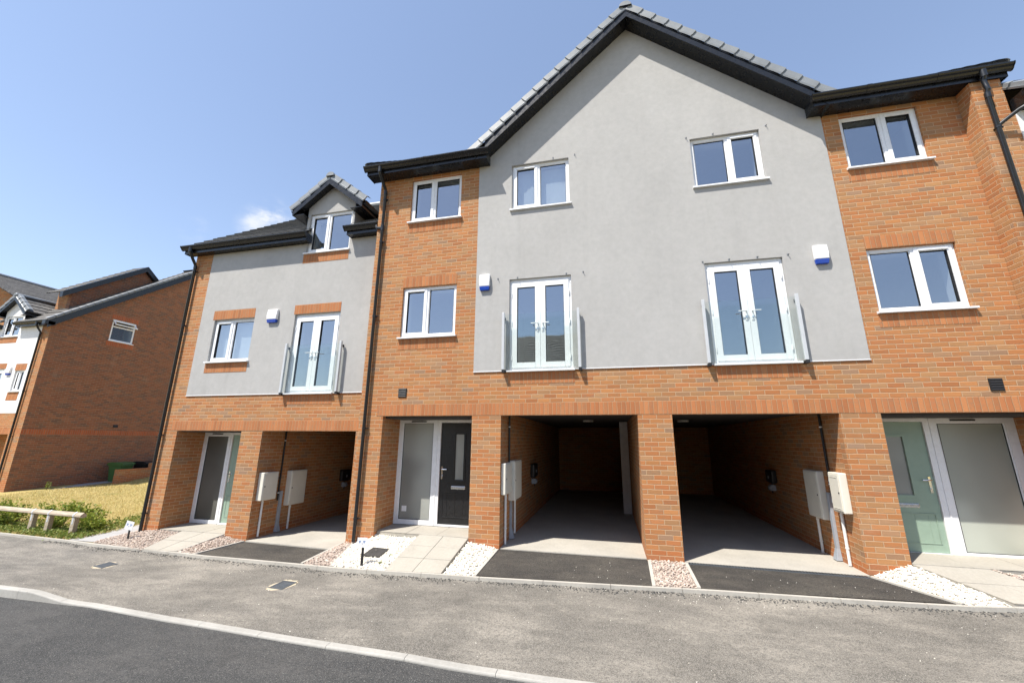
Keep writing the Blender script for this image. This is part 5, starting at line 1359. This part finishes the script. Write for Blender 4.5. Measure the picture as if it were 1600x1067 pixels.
SH = [(-15.9, .75, .42, .52, 'leafy green shrub standing out beyond the hidden end of the rail'), (-14.85, .65, .38, .44, 'broad green shrub behind the rail where its posts are hidden'), (-14.15, .95, .36, .44, 'yellow green shrub behind the middle of the rail'),
      (-13.45, .75, .34, .52, 'tallest pointed shrub rising above the rail'), (-12.85, .80, .30, .42, 'small yellowish shrub behind the rail between posts'), (-12.2, .55, .30, .36, 'dense green shrub behind the end post of the rail'),
      (-11.75, .35, .26, .30, 'low green shrub past the cut end of the rail beside the slab path'), (-13.0, .30, .30, .30, 'dark low shrub under the rail'), (-14.6, .25, .34, .30, 'bushy low shrub in front of the broad one, under the rail')]
for i, (x, y, r, hh, lb) in enumerate(SH): shrub(x, y, r, hh, lb, 200 + 3 * i, n=520)
shrub(-22.15, 5.15, .14, .30, 'small weed growing at the foot of the shaded brick side wall', 301, 'weed', 90, .06, 'weed', None)
shrub(-3.62, -.62, .05, .05, 'tiny weed seedling in the white gravel beside the path', 305, 'weed', 26, .028, 'weed', None)
shrub(-3.66, -.86, .045, .045, 'tiny weed seedling in the white gravel near the edging', 309, 'weed', 22, .028, 'weed', None)
shrub(-2.25, -.16, .035, .035, 'tiny weed seedling in the white gravel by the brick pillar', 313, 'weed', 16, .024, 'weed', None)
# ground weeds along the rail, and the dry grass blades
rg = np.random.default_rng(31); P = []
for _ in range(5200):
    x = rg.uniform(-17, -10.9); y = edge_y(x) + .04 + abs(rg.normal(0, .42))
    if x > -11.7 + rg.normal(0, .12) and not (-11.9 < x < -11.3): continue
    P.append((x, y, h_ground(x, y) + rg.uniform(0, .07)))
for _ in range(1500):
    x = rg.uniform(-12.6, -11.42); y = rg.uniform(-.1, 1.9) + rg.normal(0, .1); P.append((x, y, h_ground(x, y) + rg.uniform(0, .06)))
o = leaves('ground_weeds', P, .06, M['weed'], 32); tag(o, 'low green weeds growing along the lawn edge', 'weeds', kind='stuff')
rg = np.random.default_rng(41); n = 90000
X = rg.uniform(-22, -11.3, n); Y = -.2 + 14 * rg.random(n) ** 1.25
keep = (Y > np.array([edge_y(x) + .05 for x in X]))
X, Y = X[keep], Y[keep]; n = len(X)
Z = np.array([h_ground(x, min(y, 12)) for x, y in zip(X, Y)]) - .01 + np.array([nz2(x, y, .5, .05) * min(1, max(0, y - edge_y(x))) for x, y in zip(X, Y)])
L_ = rg.uniform(.03, .075, n); a = rg.uniform(0, 6.28, n); le = rg.uniform(.3, 1.2, n); wd = rg.uniform(.004, .008, n)
b0 = np.stack([X, Y, Z], 1); sd = np.stack([np.cos(a), np.sin(a), 0 * a], 1) * wd[:, None]
tip = b0 + np.stack([-np.sin(a) * le * L_, np.cos(a) * le * L_, L_], 1)
V = np.stack([b0 - sd, b0 + sd, tip], 1).reshape(-1, 3)
me = bpy.data.meshes.new('dry_grass'); me.from_pydata(V.tolist(), [], np.arange(n * 3).reshape(n, 3).tolist()); me.materials.append(M['straw'])
o = bpy.data.objects.new('dry_grass', me); COL.objects.link(o); tag(o, 'sun-bleached straw coloured grass on the sloping lawn', 'grass', kind='stuff')

# low garden wall with the bins behind it
t = thing('garden_wall', (-21.5, 9.5, -.3), 'low brick garden wall at the top of the lawn with bins behind it', 'wall')
mb = MB(); mb.box(-21.62, -21.40, 7.05, 8.40, -.8, .325); mb.box(-21.62, -21.40, 8.402, 14.0, -.8, .62); mb.build('wall', M['brick'], t)
mb = MB(); mb.box(-21.625, -21.395, 7.045, 8.395, .326, .40); mb.build('coping', soldier(0.326), t)
def wheelie(x, y, z, yaw, mat, lidmat, label):
    t = thing('wheelie_bin', (x, y, z), label, 'bin', 'wheelie bins beside the side wall')
    Rm = Matrix.Rotation(yaw, 4, 'Z'); fr = lambda u, d, v: tuple(Vector((x, y, z)) + Rm @ Vector((u, d, v)))
    mb = MB(fr)
    def rect(w, d, zz, off=0): return [(-w, -d + off, zz), (w, -d + off, zz), (w, d + off, zz), (-w, d + off, zz)]
    lv = [rect(.21, .22, .06, .03), rect(.25, .27, .55, .01), rect(.28, .32, .93), rect(.295, .345, .94), rect(.295, .345, .99)]
    for A, B in zip(lv, lv[1:]):
        for i in range(4): mb.face([A[i], A[(i + 1) % 4], B[(i + 1) % 4], B[i]])
    mb.face(lv[0][::-1]); mb.face(lv[-1])
    for k in range(5): mb.box(-.22 + k * .1, -.19 + k * .1, -.365, -.346, .90, .985)
    b = mb.build('bin_body', M[mat], t, bevel=0.012)
    mb = MB(fr); q = [(-.36, .995), (-.37, 1.03), (-.2, 1.075), (.2, 1.085), (.36, 1.05), (.40, .995)]
    mb.extrude([(d, v) for d, v in q], -.30, .30); mb.box(-.26, .26, .40, .43, .98, 1.02)
    mb.build('lid', M[lidmat], t, bevel=0.015)
    for s in (-1, 1):
        mb = MB(fr); mb.disc((s * .25, .27, .10), .10, (s, 0, 0), .05, 18); mb.build('wheel', M['bin_black'], t)
    mb = MB(fr); mb.tube([(-.28, .25, .10), (.28, .25, .10)], .012, 8); mb.build('axle', M['bin_black'], t)
    mb = MB(fr); mb.tube([(-.24, .40, .96), (-.24, .45, .98), (.24, .45, .98), (.24, .40, .96)], .014, 8); mb.build('handle', M[lidmat], t)
wheelie(-22.35, 7.75, -.42, R(100), 'bin_green', 'bin_green', 'green wheelie bin beside the end of the low garden wall')
wheelie(-22.3, 8.75, -.42, R(95), 'bin_black', 'bin_black', 'black wheelie bin half hidden behind the low garden wall')
t = thing('litter_packet', (-22.6, 4.6, -.36), 'blue and yellow packet lying on the paving at the foot of the shaded wall', 'litter')
mb = MB(); mb.box(-22.68, -22.52, 4.35, 4.72, -.365, -.30); mb.build('wrapper', M['litter_blue'], t, bevel=0.02)
mb = MB(); mb.box(-22.685, -22.515, 4.47, 4.55, -.362, -.297); mb.build('wrapper_band', M['litter_yellow'], t, bevel=0.02)

for o in bpy.data.objects:
    if '_o' in o: del o['_o']
